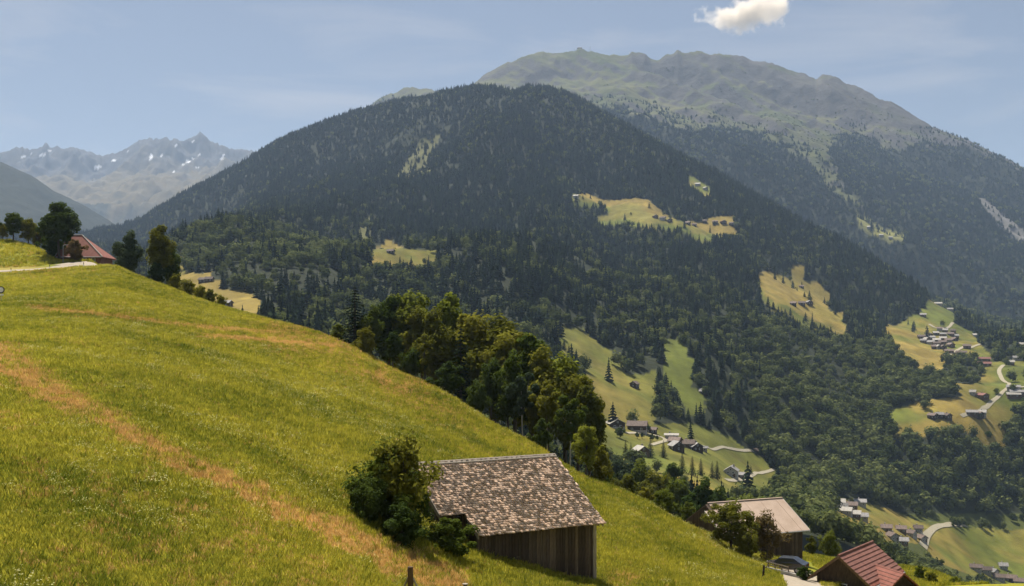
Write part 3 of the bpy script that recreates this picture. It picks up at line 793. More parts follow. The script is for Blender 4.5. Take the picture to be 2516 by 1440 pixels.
def blob_crown(seed, n, size, lobes=7, rx=0.5, rz=0.5, zc=0.55, skirt=0.0):
    """unit-height leafy crown: leaf clumps on several overlapping lobes"""
    r = np.random.default_rng(seed)
    L = []
    for k in range(lobes):
        th = r.uniform(0, 2*math.pi); q = r.uniform(0.1, 0.62)*rx
        L.append((q*math.cos(th), q*math.sin(th), zc+r.uniform(-0.55, 0.6)*rz, r.uniform(0.42, 0.72)*min(rx, rz)))
    L.append((0, 0, zc+0.1*rz, 0.8*min(rx, rz)))
    k = r.integers(0, len(L), n); Lc = np.array(L)[k]
    d = r.normal(size=(n, 3)); d /= np.linalg.norm(d, axis=1, keepdims=True)
    rad = Lc[:, 3]*(r.uniform(0, 1, n)**0.33)*(1+0.18*r.normal(size=n))
    P = Lc[:, :3]+d*rad[:, None]*np.array([1, 1, rz/rx if rz < rx else 1.0])
    nr = d*1.3+np.array([0, 0, 0.45])+0.3*r.normal(size=(n, 3))
    return leaf_quads(P, size*r.uniform(0.6, 1.35, n), nr, r)

def far_conifer(seed, tiers=9, per=9):
    """unit height spruce: whorls of drooping boughs"""
    r = np.random.default_rng(seed); V = []; Fq = []; fat = r.uniform(0.8, 1.45); sag = r.uniform(0.6, 1.1)
    for k in range(tiers):
        t = k/(tiers-1); z = 0.06+0.86*t; rad = fat*(0.20*(1-t)**sag+0.012)*r.uniform(0.8, 1.15)
        m = max(4, int(per*(1-0.5*t)))
        for j in range(m):
            a = 2*math.pi*(j+r.uniform(-0.3, 0.3))/m+k*0.7; q = rad*r.uniform(0.72, 1.2); w = q*0.42+0.01
            ca, sa = math.cos(a), math.sin(a); b = len(V)
            V += [(0, 0, z+0.07), (q*0.62*ca-w*sa, q*0.62*sa+w*ca, z), (q*ca, q*sa, z-0.05-0.03*r.uniform()), (q*0.62*ca+w*sa, q*0.62*sa-w*ca, z)]
            Fq.append((b, b+1, b+2, b+3))
    for j in range(3):
        a = 2*math.pi*j/3; b = len(V)
        V += [(0.012*math.cos(a), 0.012*math.sin(a), 0), (0.012*math.cos(a+2.1), 0.012*math.sin(a+2.1), 0), (0, 0, 1.0), (0, 0, 1.0)]
        Fq.append((b, b+1, b+2, b+3))
    return np.array(V), np.array(Fq)

P_CON = [proto('far_spruce_shape', mesh_np('far_spruce', *far_conifer(100+i), MATS['needle_far'])) for i in range(5)]
P_BRO = [proto('far_leaf_shape', mesh_np('far_leaftree', *blob_crown(200+i, 260, 0.085, 6, rx=0.42, rz=0.42, zc=0.52), MATS['leaf_far'])) for i in range(4)]

def sample_cells(T, dens, umin, umax, n, r):
    """random points on a terrain with density (per square metre of plan) dens, restricted to a bearing range"""
    dx = np.abs(np.diff(T.us))[:, None]/F*0.25*(T.Y[:-1, :-1]+T.Y[1:, 1:]+T.Y[1:, :-1]+T.Y[:-1, 1:])
    dy = np.diff(T.Y, axis=1)[:-1]
    w = dx*dy*dens
    w[(T.us[:-1] < umin) | (T.us[:-1] > umax)] = 0
    tot = w.sum()
    n = int(tot) if n is None else n
    c = np.searchsorted(np.cumsum(w.ravel()), r.uniform(0, tot, n))
    c = np.clip(c, 0, w.size-1); i, j = np.unravel_index(c, w.shape)
    a, b = r.uniform(size=n), r.uniform(size=n)
    def bl(M): return (M[i, j]*(1-a)+M[i+1, j]*a)*(1-b)+(M[i, j+1]*(1-a)+M[i+1, j+1]*a)*b
    Y, Z = bl(T.Y), bl(T.Z); u = T.us[i]*(1-a)+T.us[i+1]*a
    X = xat(u, Y)
    return X, Y, Z, u, HZ-Z/Y*F

def mask_cells(T, fn): return fn[:-1, :-1]

# woods on the main mountain
densB = np.where(tB[None] < 6.35, 1/(8.6**2), 0)+0*YB
densB = densB*np.where(YB < 1000, 0.85, 1)*(1+0.5*sstep(1500, 2100, YB))
X, Y, Z, u, v = sample_cells(B, densB[:-1, :-1], -40, 2560, None, rng)
brn = fbm(X/240, Y/260, 4, 111)+0.9*fbm(X/38, Y/55, 3, 112)
low = sstep(1900, 900, Y)
rightlow = sstep(1750, 2050, u)*sstep(1500, 1100, Y)
pb = np.clip(0.06+0.30*low+1.2*rightlow+0.75*brn*(0.35+0.65*low)+0.25*sstep(2000, 2400, u)*sstep(600, 760, v), 0.015, 1)
isb = rng.uniform(size=len(X)) < pb
hh = np.where(isb, rng.uniform(7.5, 15.5, len(X)), 8+17*rng.beta(1.3, 2.2, len(X)))
hh *= np.where(Y < 560, 0.62, 1.0)*np.where(Y > 2600, 0.85, 1)
hh *= 1-0.35*(fbm(X/120, Y/120, 3, 113) > 0.45)
hh *= 1+0.25*rightlow*isb
keep = ~meadowB(u, v, hh/Y*F) | ((rng.uniform(size=len(X)) < 0.012) & (Y > 600))
keep &= ~(mead(SPARSE_B, u, v) & (rng.uniform(size=len(X)) < 0.74))
keep &= (fbm(X/32, Y/75, 3, 114) > -0.54-0.4*rightlow-0.12*sstep(1500, 2100, Y))
low_ = (u > 2040) & (v > 1262) & (Y > 500)
keep &= ~(low_ & (rng.uniform(size=len(X)) < 0.62))
hh = np.where(low_, hh*0.6, hh)
def cut(*a): return [q[keep] for q in a]
X, Y, Z, u, v, isb, hh = cut(X, Y, Z, u, v, isb, hh)
wv = rng.uniform(0.85, 1.25, len(X))
def put(sel, name, protos, wide, label, cat):
    n = int(sel.sum())
    S = np.stack([hh[sel]*wv[sel]*wide, hh[sel]*wv[sel]*wide, hh[sel]], -1)
    scatter(name, np.stack([X[sel], Y[sel], Z[sel]-0.3], -1), S, rng.uniform(0, 6.28, n), rng.integers(0, len(protos), n), protos, label, cat)
    return n
nc = put(~isb, 'conifer_forest', P_CON, 1.0, 'dense dark spruce forest covering the mountain shoulder', 'forest')
nb = put(isb, 'broadleaf_wood', P_BRO, 1.05, 'rounded leafy woodland mixed into the lower mountain slopes', 'forest')
print('forest B', nc, nb)

# woods on the ridge behind
dC = np.where(tC[None] < 4.2, 1/(9.6**2), 0)+0*YC
X, Y, Z, u, v = sample_cells(C, dC[:-1, :-1], 860, 2580, None, rng)
ju_, jv_ = u+fbm(X/60, Y/60, 3, 81)*13, v+fbm(X/60, Y/60, 3, 82)*13
inf = inpoly(ju_, jv_, FOREST_C) & ~inpoly(ju_, jv_, GULLY_C) & ~inpoly(u, v, SCREE_C) & ~inpoly(u, v, OPEN_C) & ~inpoly(u, v-8, OPEN_C) & ~inpoly(u, v, OPEN2_C)
fr = inpoly(ju_, jv_+38, FOREST_C) & (rng.uniform(size=len(X)) < 0.16) & (v > 235)
gully_light = fbm(X/90+Y/160, Y/300, 3, 121) > 0.5
keep = (inf & ~(gully_light & (rng.uniform(size=len(X)) < 0.55))) | fr
X, Y, Z, u, v = cut(X, Y, Z, u, v)
hh = rng.uniform(11, 19, len(X))*np.where(Y > 4300, 0.8, 1); wv = rng.uniform(0.9, 1.35, len(X))
isb = (rng.uniform(size=len(X)) < 0.05+0.4*sstep(700, 800, v)+0.2*(fbm(X/120, Y/200, 3, 122) > 0.4))
put(~isb, 'ridge_forest', P_CON, 1.1, 'hazy dark spruce forest on the slopes below the bare ridge', 'forest')
put(isb, 'ridge_broadleaf_wood', P_BRO, 1.1, 'scattered pale leafy trees among the spruces below the bare ridge', 'forest')
print('forest C', len(X))

# ------------------------------------------------------------------ grass on the hillside
def tuft(seed, blades, h, spread, w):
    r = np.random.default_rng(seed); V = []; T = []
    for k in range(blades):
        a = r.uniform(0, 6.28); q = spread*math.sqrt(r.uniform()); x, y = q*math.cos(a), q*math.sin(a)
        d = r.uniform(0, 6.28); le = r.uniform(0.1, 0.55)*h; hh_ = h*r.uniform(0.55, 1.15); b = len(V)
        px, py = -math.sin(d)*w, math.cos(d)*w
        V += [(x-px, y-py, -0.03), (x+px, y+py, -0.03), (x+math.cos(d)*le*0.4+px*0.7, y+math.sin(d)*le*0.4+py*0.7, hh_*0.6), (x+math.cos(d)*le, y+math.sin(d)*le, hh_)]
        T.append((b, b+1, b+2, b+3))
    return np.array(V), np.array(T)
P_GRASS = [proto('grass_tuft_shape', mesh_np('grass_tuft', *tuft(300+i, 16, 0.30, 0.22, 0.014), MATS['grass_green'])) for i in range(3)]
P_DRY = [proto('dry_tuft_shape', mesh_np('dry_tuft', *tuft(320+i, 16, 0.26, 0.22, 0.012), MATS['grass_dry'])) for i in range(3)]
def flower_shape(seed):
    r = np.random.default_rng(seed); n = 9
    P = np.stack([r.normal(size=n)*0.16, r.normal(size=n)*0.16, r.uniform(0.24, 0.42, n)], -1)
    return leaf_quads(P, 0.028*r.uniform(0.7, 1.4, n), np.tile([0.0, -0.3, 1.0], (n, 1))+0.3*r.normal(size=(n, 3)), r, 0.9)
P_FLOWER = [proto('flower_shape', mesh_np('meadow_flower', *flower_shape(340+i), MATS['flower'])) for i in range(3)]

GR_AREA = (A.V < 1470)
densG = np.where((tA[None] > 0.9) & (tA[None] < 5.9) & ~((tA[None] > 3.98) & (tA[None] < 5.02) & (usA[:, None] < 275)), (F/YA)**2, 0.0)
densG = densG*np.clip((YA/45)**0.9, 0.6, 2.2)
X, Y, Z, u, v = sample_cells(A, densG[:-1, :-1], -60, 2420, 170000, rng)
keep = (v < 1470) & ~((u > 1905) & (u < 2020) & (v > 1380) & (np.abs(u-np.interp(v, [1388,1400,1412,1430,1470], [1935,1955,1970,1985,2005])) < 62))
X, Y, Z, u, v = cut(X, Y, Z, u, v)
dr = dryness(u, v)
isd = rng.uniform(size=len(X)) < dr*0.95+0.02+0.12*sstep(0.15, 0.6, fbm(X/3, Y/3, 3, 131)+0.4*fbm(X/20, Y/20, 3, 135))
sG = rng.uniform(0.6, 1.25, len(X))*np.clip((Y/60)**0.35, 0.8, 1.5)*(1+0.35*fbm(X/2.5, Y/2.5, 3, 132))
for sel, nm, pr, lb in ((~isd, 'meadow_grass', P_GRASS, 'long green grass covering the meadow slope'), (isd, 'dry_grass', P_DRY, 'dry straw-coloured grass along the trodden path across the meadow')):
    n = int(sel.sum()); S = np.stack([sG[sel]*1.1, sG[sel]*1.1, sG[sel]], -1)
    scatter(nm, np.stack([X[sel], Y[sel], Z[sel]], -1), S, rng.uniform(0, 6.28, n), rng.integers(0, 3, n), pr, lb, 'grass')
fl_ = (fbm(X/5, Y/5, 3, 133)+0.6*fbm(X/16, Y/16, 2, 134) > 0.08) & (rng.uniform(size=len(X)) < 0.10) & (dr < 0.25) & (u < 1950)
n = int(fl_.sum()); S = np.repeat((sG[fl_]*1.0)[:, None], 3, 1)
scatter('meadow_flowers', np.stack([X[fl_], Y[fl_], Z[fl_]], -1), S, rng.uniform(0, 6.28, n), rng.integers(0, 3, n), P_FLOWER, 'tiny pale yellow flowers dotted through the meadow grass', 'flowers')
print('grass', len(X), n)

# dwarf shrubs and scattered small trees on the bare slope above the tree line
dS = np.where((tC[None] > 1.0) & (tC[None] < 3.7), 1/(26.0**2), 0)+0*YC
X, Y, Z, u, v = sample_cells(C, dS[:-1, :-1], 1100, 2580, None, rng)
keep = ~inpoly(u, v, FOREST_C) & (fbm(X/110, Y/70, 4, 125)+0.9*sstep(215, 340, v) > 0.42)
X, Y, Z, u, v = cut(X, Y, Z, u, v)
hh = rng.uniform(2.5, 6.0, len(X)); wv = rng.uniform(0.9, 1.6, len(X))
put(np.ones(len(X), bool), 'mountain_scrub', P_BRO, 1.6, 'dark dwarf shrubs speckling the grassy ridge above the tree line', 'shrubs')

# ------------------------------------------------------------------ individual trees and shrubs
def crown_mesh(seed, H, n, size, lobes, rx, z0, z1, mat, irregular=0.25, core=0.6):
    """leaf clumps spread through many small lobes inside an uneven crown"""
    r = np.random.default_rng(seed)
    cz, rz = (z0+z1)/2, (z1-z0)/2
    cs = []
    for k in range(lobes):
        d = r.normal(size=3); d /= np.linalg.norm(d); q = r.uniform(0.35, 0.88)
        wob = float(np.clip(1+irregular*r.normal(), 0.55, 1.28))
        prof = 1-0.25*max(0, d[2])
        cs.append((d[0]*rx*q*wob*prof, d[1]*rx*q*wob*prof, cz+d[2]*rz*q*0.98, r.uniform(0.10, 0.25)*(rx+rz)/2*1.05))
    cs = np.array(cs)
    k = r.integers(0, lobes, n); c = cs[k]
    d = r.normal(size=(n, 3)); d /= np.linalg.norm(d, axis=1, keepdims=True)
    rad = c[:, 3]*np.where(r.uniform(size=n) < core, 0.75+0.35*r.uniform(size=n), r.uniform(size=n)**0.5*0.9)
    P = c[:, :3]+d*rad[:, None]
    nr = d*1.1+np.array([0, 0, 0.5])+0.5*r.normal(size=(n, 3))
    V, Fq = leaf_quads(P, size*r.uniform(0.55, 1.4, n), nr, r)
    return mesh_np('crown', V, Fq, MATS[mat]), cs

def trunk_mesh(seed, H, cs, base_r, top, mat, limbs=9):
    r = np.random.default_rng(seed+5); m = MB()
    bx, by = r.normal(size=2)*0.02*H
    pts = [(0, 0, -0.8), (bx*0.2, by*0.2, H*0.12), (bx*0.6, by*0.6, top*0.5), (bx, by, top)]
    m.tube(pts, [base_r*1.3, base_r, base_r*0.7, base_r*0.22], 8)
    idx = r.permutation(len(cs))[:limbs]
    for i in idx:
        e = cs[i]; zs = top*r.uniform(0.35, 0.85); f = zs/top
        s = Vector((bx*f, by*f, zs)); en = Vector((e[0], e[1], max(e[2], zs*0.9)))
        mid = s.lerp(en, 0.5)+Vector((0, 0, -0.04*H))
        m.tube([s, mid, en], [base_r*0.38, base_r*0.22, base_r*0.07], 5)
    return m.mesh('trunk', MATS[mat], True)

def spruce_meshes(seed, H):
    r = np.random.default_rng(seed); Cn = []; Nn = []; S = []
    tiers = 22
    m = MB(); m.tube([(0, 0, -0.8), (0, 0, H*0.5), (0, 0, H*0.99)], [0.24*H/15, 0.14*H/15, 0.02], 7)
    for k in range(tiers):
        t = k/(tiers-1); z = H*(0.08+0.88*t); rad = H*(0.19*(1-t)**0.8+0.012)*r.uniform(0.85, 1.15)
        nb_ = int(11-5*t)
        for j in range(nb_):
            a = 2*math.pi*(j+r.uniform(-0.35, 0.35))/nb_+k; q = rad*r.uniform(0.7, 1.2)
            e = Vector((math.cos(a)*q, math.sin(a)*q, z-q*0.35))
            if k % 2 == 0: m.tube([(0, 0, z), e], [0.035*H/15, 0.01], 4)
            for i in range(14):
                f = r.uniform(0.12, 1.05); p = np.array([e.x*f, e.y*f, z-q*0.35*f])+r.normal(size=3)*0.035*q
                p[2] -= abs(r.normal())*0.06*q
                Cn.append(p); Nn.append([math.cos(a)*0.35, math.sin(a)*0.35, 0.7]+0.35*r.normal(size=3)); S.append(0.02*H*(1.15-0.6*t)*r.uniform(0.6, 1.3))
    V, Fq = leaf_quads(np.array(Cn), np.array(S), np.array(Nn), r, 0.45)
    return m.mesh('trunk', MATS['bark']), mesh_np('crown', V, Fq, MATS['needle_dark'])

SHAPES = {}
def shape(key, fn):
    SHAPES[key] = fn
def _broad(seed, n, rx, z0, lobes, size=0.27, base_r=0.24, bark='bark', H=15.0, irregular=0.25, top=0.72, limbs=9):
    c, cs = crown_mesh(seed, H, n, size, lobes, rx, z0*H, H*0.985, 'leaf_green', irregular)
    return trunk_mesh(seed, H, cs, base_r, top*H, bark, limbs), c, H
shape('oval', _broad(1, 11000, 3.4, 0.14, 70, 0.24, irregular=0.32))
shape('oval2', _broad(2, 11000, 3.6, 0.16, 66, 0.24, irregular=0.4))
shape('wide', _broad(3, 11000, 5.0, 0.12, 76, 0.25, irregular=0.3))
shape('tall', _broad(4, 10000, 2.6, 0.16, 66, 0.23, irregular=0.35))
shape('tall2', _broad(5, 10000, 2.8, 0.2, 60, 0.23, irregular=0.42))
shape('birch', _broad(6, 6500, 2.8, 0.38, 26, 0.24, 0.13, 'bark_pale', irregular=0.3, top=0.85))
shape('loose', _broad(7, 5200, 3.6, 0.22, 34, 0.26, irregular=0.45, top=0.8, limbs=16))
shape('dense', _broad(8, 14000, 4.4, 0.22, 90, 0.24, irregular=0.14))
shape('shrub', _broad(9, 9000, 7.2, -0.04, 70, 0.36, 0.2, irregular=0.42, top=0.5))
shape('shrub2', _broad(10, 9000, 6.0, -0.04, 66, 0.36, 0.2, irregular=0.45, top=0.55))
shape('thin_shrub', _broad(11, 3600, 5.6, 0.04, 70, 0.33, 0.16, irregular=0.55, top=0.8, limbs=34))
_t, _c = spruce_meshes(12, 15.0); SHAPES['spruce'] = (_t, _c, 15.0)
_t, _c = spruce_meshes(13, 15.0); SHAPES['spruce2'] = (_t, _c, 15.0)

def plant(name, kind, pos, H, label, cat, group=None, mat=None, wide=1.0, rz=None):
    tm, cm, H0 = SHAPES[kind]
    root = empty(name, pos, random.uniform(0, 6.28) if rz is None else rz)
    k = H/H0; wide *= {'shrub': 1.75, 'shrub2': 1.9, 'thin_shrub': 1.7, 'dense': 1.2, 'spruce': 1.25, 'spruce2': 1.25}.get(kind, 1.18)
    root.scale = (k*wide, k*wide, k)
    obj('trunk', tm, root)
    c = obj('crown', cm, root)
    if mat:
        c.material_slots[0].link = 'OBJECT'; c.material_slots[0].material = MATS[mat]
    return tag(root, label, cat, group)
def tree(u, Y, vtop, kind, label, mat=None, wide=1.0, name='leafy_tree', cat='tree', group=None, T=A, sink=0.0):
    p = T.at(u, Y); H = max(1.5, zat(vtop, Y)-p.z+sink)
    p.z -= sink
    return plant(name, kind, p, H, label, cat, group, mat, wide)

# left hilltop
G = 'trees on the left hilltop'
tree(6, 256, 545, 'wide', 'small leafy tree cut by the left picture edge above the bank', 'leaf_olive', 1.0, group=G)
tree(33, 255, 515, 'oval2', 'tallest of the small crooked trees on the left bank', 'leaf_green', 1.15, group=G)
tree(70, 257, 530, 'wide', 'bent bushy tree on the bank left of the round dark tree', 'leaf_olive', 0.95, group=G)
tree(96, 262, 556, 'oval2', 'low brownish tree at the foot of the round dark tree', 'leaf_russet', 1.2, group=G)
tree(146, 244, 490, 'dense', 'big round dark green tree beside the red farmhouse roof', 'leaf_dark', 0.98, group=G)
tree(128, 246, 560, 'shrub2', 'dark shrub under the big round tree', 'leaf_dark', 0.55, name='shrub', cat='shrub')
tree(184, 238, 583, 'shrub2', 'reddish bush in front of the red-roofed farmhouse', 'leaf_russet', 0.62, name='shrub', cat='shrub')
tree(312, 236, 558, 'oval', 'blue-green leafy tree right of the red farmhouse roof', 'leaf_blue', 0.95, group=G)
tree(392, 219, 545, 'tall', 'tall narrow leafy tree at the brow of the meadow', 'leaf_olive', 0.95, group=G)
tree(418, 222, 590, 'oval2', 'lower tree joined to the right of the tall narrow tree', 'leaf_green', 0.7, group=G)
tree(385, 216, 640, 'shrub2', 'dark shrub at the foot of the tall narrow tree', 'leaf_dark', 0.6, name='shrub', cat='shrub')
for (u, Y, vt, w, lb) in ((432, 214, 668, .6, 'leafy hedge shrub next to the tall narrow tree'), (462, 211, 684, .65, 'second hedge shrub along the meadow brow'), (490, 208, 698, .6, 'middle hedge shrub along the meadow brow'), (516, 206, 706, .6, 'fourth hedge shrub along the meadow brow'), (545, 203, 722, .55, 'last low hedge shrub where the meadow brow opens')):
    tree(u, Y, vt, 'shrub' if u % 4 else 'shrub2', lb, 'leaf_olive', w, name='hedge_shrub', cat='shrub', group='hedge along the meadow brow')

# grove below the crest
G = 'grove beyond the meadow crest'
GROVE = [
 (872,172,701,'spruce','leaf',1.35,'dark pointed spruce at the left end of the grove'),
 (832,176,792,'shrub2','leaf_green',0.6,'small bush peeping over the crest left of the spruce'),
 (912,171,742,'oval','leaf_green',0.85,'leafy tree right beside the dark spruce of the grove'),
 (900,166,800,'shrub','leaf_olive',0.5,'low bushy tree in front of the dark spruce'),
 (958,182,718,'tall','leaf_dark',0.95,'dark upright tree left of the highest crown in the grove'),
 (1006,184,690,'oval2','leaf_green',0.95,'highest crown of the grove with a rounded top'),
 (1040,176,740,'tall2','leaf_olive',0.9,'olive tree just right below the highest crown'),
 (965,164,805,'oval2','leaf_dark',0.75,'dark tree low in the left part of the grove'),
 (1108,176,706,'tall','leaf_bright',0.8,'bright green pointed crown in the middle of the grove'),
 (1075,168,745,'oval','leaf_olive',0.85,'olive crown left of the bright green pointed one'),
 (1160,172,738,'oval2','leaf_olive',0.95,'broad olive crown right of the bright green one'),
 (1132,160,800,'spruce2','leaf',0.9,'dark conifer standing in the middle of the grove'),
 (1045,160,815,'loose','leaf_olive',0.9,'loose sunlit tree in the left middle of the grove'),
 (1215,168,758,'oval','leaf_olive',1.0,'full olive crown on the right shoulder of the grove'),
 (1265,163,782,'oval2','leaf_olive',0.9,'rounded crown where the grove begins to step down'),
 (1205,152,870,'tall2','leaf_dark',0.8,'dark slender tree under the right shoulder of the grove'),
 (1305,158,806,'tall','leaf_green',0.95,'narrow green tree on the descending grove edge'),
 (1345,152,836,'oval','leaf_olive',0.85,'olive tree halfway down the right grove edge'),
 (1390,150,850,'tall2','leaf_bright',0.95,'yellow-green tree near the right end of the grove'),
 (1285,146,905,'birch','leaf_blue',0.9,'pale-trunked birch with silvery leaves low in the grove'),
 (1420,146,892,'oval2','leaf_olive',0.8,'brownish tree at the lower right grove edge'),
 (1345,141,925,'birch','leaf_olive',0.85,'slender birch inside the right half of the grove'),
 (1448,142,935,'tall','leaf_olive',0.8,'last tall tree at the right end of the grove'),
 (1400,136,960,'birch','leaf_green',0.9,'white-stemmed birch leaning near the barn ridge'),
 (1250,150,850,'oval','leaf_green',0.7,'green tree within the dark right middle of the grove'),
 (1100,154,880,'shrub2','leaf_dark',0.55,'dark undergrowth bush at the grove centre'),
 (1170,148,930,'shrub','leaf_dark',0.45,'dark undergrowth bush right of the grove centre'),
 (1010,160,850,'shrub','leaf_dark',0.5,'dark undergrowth bush at the left of the grove'),
 (1330,136,1020,'shrub2','leaf_dark',0.4,'dark undergrowth bush at the right of the grove'),
 (1440,128,1032,'oval2','leaf_bright',0.85,'round light green tree right behind the shingled barn roof'),
 (1475,132,1085,'shrub2','leaf_olive',0.4,'small bush at the foot of the round light green tree')]
for (u, Y, vt, kd, mt_, w, lb) in GROVE:
    sp = kd.startswith('spruce'); sh = kd.startswith('shrub')
    tree(u, Y, vt, kd, lb, None if mt_ == 'leaf' else mt_, w, name='spruce_tree' if sp else ('shrub' if sh else ('birch_tree' if kd == 'birch' else 'leafy_tree')), cat='shrub' if sh else 'tree', group=G)

# bushes and trees below the crest on the right, down towards the hamlet
G = 'bushes and trees below the right crest'
for (u, Y, vt, kd, mt_, w, lb) in [
 (1510,160,1170,'shrub','leaf_olive',.40,'first low bush beyond the crest right of the barn'),
 (1545,165,1155,'oval2','leaf_olive',.8,'olive tree left of the big round bush by the crest'),
 (1632,128,1198,'shrub','leaf_green',.62,'big round bush on the meadow crest left of the pink-roofed barn'),
 (1585,150,1190,'shrub2','leaf_olive',.5,'bush tucked behind the big round crest bush'),
 (1690,150,1225,'shrub2','leaf_green',.45,'small green bush left of the pink-roofed barn'),
 (1720,200,1165,'oval','leaf_dark',.95,'dark broad tree above the left corner of the pink-roofed barn'),
 (1668,230,1160,'oval2','leaf_green',.95,'green tree left of the dark broad tree'),
 (1610,250,1140,'wide','leaf_olive',.8,'wide olive tree below the hamlet track'),
 (1562,270,1120,'oval','leaf_green',.9,'green tree below the leftmost chalets'),
 (1775,240,1185,'oval','leaf_dark',.9,'dark tree directly above the pink roof'),
 (1650,330,1128,'tall','leaf_dark',.9,'dark slender tree in the wooded strip under the hamlet'),
 (1525,300,1110,'tall2','leaf_blue',1.0,'blue-grey tree in the shade below the chalets'),
 (1825,260,1195,'wide','leaf_green',.8,'rounded tree above the middle of the pink roof'),
 (1885,280,1200,'oval2','leaf_green',.9,'rounded tree above the right end of the pink roof'),
 (1500,200,1150,'oval2','leaf_dark',.7,'dark tree beside the round light green tree'),
 (1995,150,1312,'shrub2','leaf_olive',.4,'bush behind the right corner of the pink-roofed barn'),
 (2035,160,1300,'shrub','leaf_green',.45,'bush between the pink-roofed barn and the red tiled house')]:
    sh = kd.startswith('shrub')
    tree(u, Y, vt, kd, lb, mt_, w, name='shrub' if sh else 'leafy_tree', cat='shrub' if sh else 'tree', group=G)

# shrubs around the buildings in the foreground
tree(945, 60.5, 1112, 'shrub2', 'large leafy bush at the left end of the shingled barn', 'leaf_green', 0.70, name='shrub', cat='shrub', sink=0.3)
tree(990, 60.0, 1040, 'thin_shrub', 'thin upright sprays rising above the large bush by the barn', 'leaf_olive', 0.52, name='shrub', cat='shrub', sink=0.3)
tree(955, 60.8, 1065, 'thin_shrub', 'airy leafy crown topping the large bush by the barn', 'leaf_green', 0.62, name='shrub', cat='shrub', sink=0.3)
tree(905, 58.5, 1165, 'shrub', 'lower left bush of the thicket beside the shingled barn', 'leaf_dark', 0.55, name='shrub', cat='shrub', sink=0.3)
tree(1005, 62.0, 1135, 'shrub', 'dark bush pressed against the barn gable', 'leaf_dark', 0.40, name='shrub', cat='shrub', sink=0.3)
tree(985, 57.5, 1225, 'shrub2', 'shadowed undergrowth at the foot of the large barn bush', 'leaf_dark', 0.62, name='shrub', cat='shrub', sink=0.3)
tree(1102, 61.0, 1262, 'shrub2', 'small round green bush in the notch of the barn roof', 'leaf_green', 0.85, name='shrub', cat='shrub', sink=0.3)
tree(1797, 118, 1222, 'wide', 'leafy tree hiding the left middle of the pink roof', 'leaf_olive', 1.25, group=G)
tree(1884, 119, 1248, 'thin_shrub', 'half-bare bush in front of the pink roof', 'leaf_russet', 0.68, name='shrub', cat='shrub')
tree(1838, 115, 1292, 'shrub', 'low bush between the two plants before the pink roof', 'leaf_olive', 0.5, name='shrub', cat='shrub')
tree(1976, 104, 1405, 'shrub2', 'small dark bush at the edge of the driveway', 'leaf_dark', 0.7, name='shrub', cat='shrub')
tree(2290, 128, 1402, 'shrub', 'low sunlit bush right of the red tiled house', 'leaf_olive', 0.6, name='shrub', cat='shrub')
tree(2345, 132, 1412, 'shrub2', 'green bush in the lower right corner above the valley houses', 'leaf_bright', 0.6, name='shrub', cat='shrub')
tree(2410, 122, 1428, 'shrub', 'dense low bush at the bottom edge on the right', 'leaf_green', 0.6, name='shrub', cat='shrub')
tree(2260, 135, 1385, 'shrub2', 'bush behind the red tiled roof', 'leaf_green', 0.5, name='shrub', cat='shrub')

# conifers and trees on the valley meadow
G = 'spruces lining the valley meadow'
for (u, v, hpx, lb) in [(1537,1126,42,'left spruce of the pair below the lane bend'), (1598,1122,44,'reddish-shadowed spruce under the lane end'), (1630,1124,40,'lone dark spruce below the barn with pale gable edge'), (1676,1160,46,'first spruce of the row along the lower meadow edge'), (1701,1168,44,'second spruce of the row along the lower meadow edge'), (1722,1168,40,'third spruce of the row along the lower meadow edge'), (1750,1176,40,'fourth spruce of the row, narrow and dark'), (1762,1178,44,'tallest spruce of the row near the white-gabled chalet'), (1845,1164,20,'single small tree right of the white-gabled chalet'), (1550,1124,34,'right spruce of the pair below the lane bend')]:
    p = B.hit(u, v, 300)
    plant('spruce_tree', 'spruce' if u % 2 else 'spruce2', p, hpx/F*p.y*1.1, lb, 'tree', G, None, 1.0)
G = 'lone trees on the valley meadows'
for (u, v, hpx, kd, lb) in [(1523,1077,26,'wide','broad brown-green tree in front of the hamlet houses'), (1566,1078,16,'oval','first garden tree below the dark farmhouse'), (1578,1078,15,'oval2','second garden tree below the dark farmhouse'), (1602,1083,16,'wide','round tree inside the lane bend'), (1614,1083,12,'oval','smaller tree inside the lane bend'), (1593,1062,18,'oval','tree at the right end of the hamlet houses'), (2390,772,20,'wide','dark tree group crown on the upper village meadow'), (2448,968,14,'wide','tree by the fork of the right-hand road'), (2405,1030,16,'wide','tree below the road end house'), (2455,1050,10,'oval','lone round tree on the dry right meadow'), (2462,1042,8,'oval2','tiny tree above the lone round tree'), (2430,1078,18,'wide','tree at the lower tip of the dry right meadow'), (1990,742,14,'wide','tree behind the dark mountain farmhouses'), (1942,690,10,'wide','bush beside the hay meadow lane'), (1595,512,14,'spruce','spruce on the right of the terrace meadow'), (1550,530,8,'oval','tiny tree in the middle of the terrace meadow')]:
    p = B.hit(u, v, 300)
    sp = kd == 'spruce'
    plant('spruce_tree' if sp else 'leafy_tree', kd, p, hpx/F*p.y*1.15, lb, 'tree', G, None if sp else random.choice(['leaf_green', 'leaf_dark', 'leaf_olive']), 1.15)

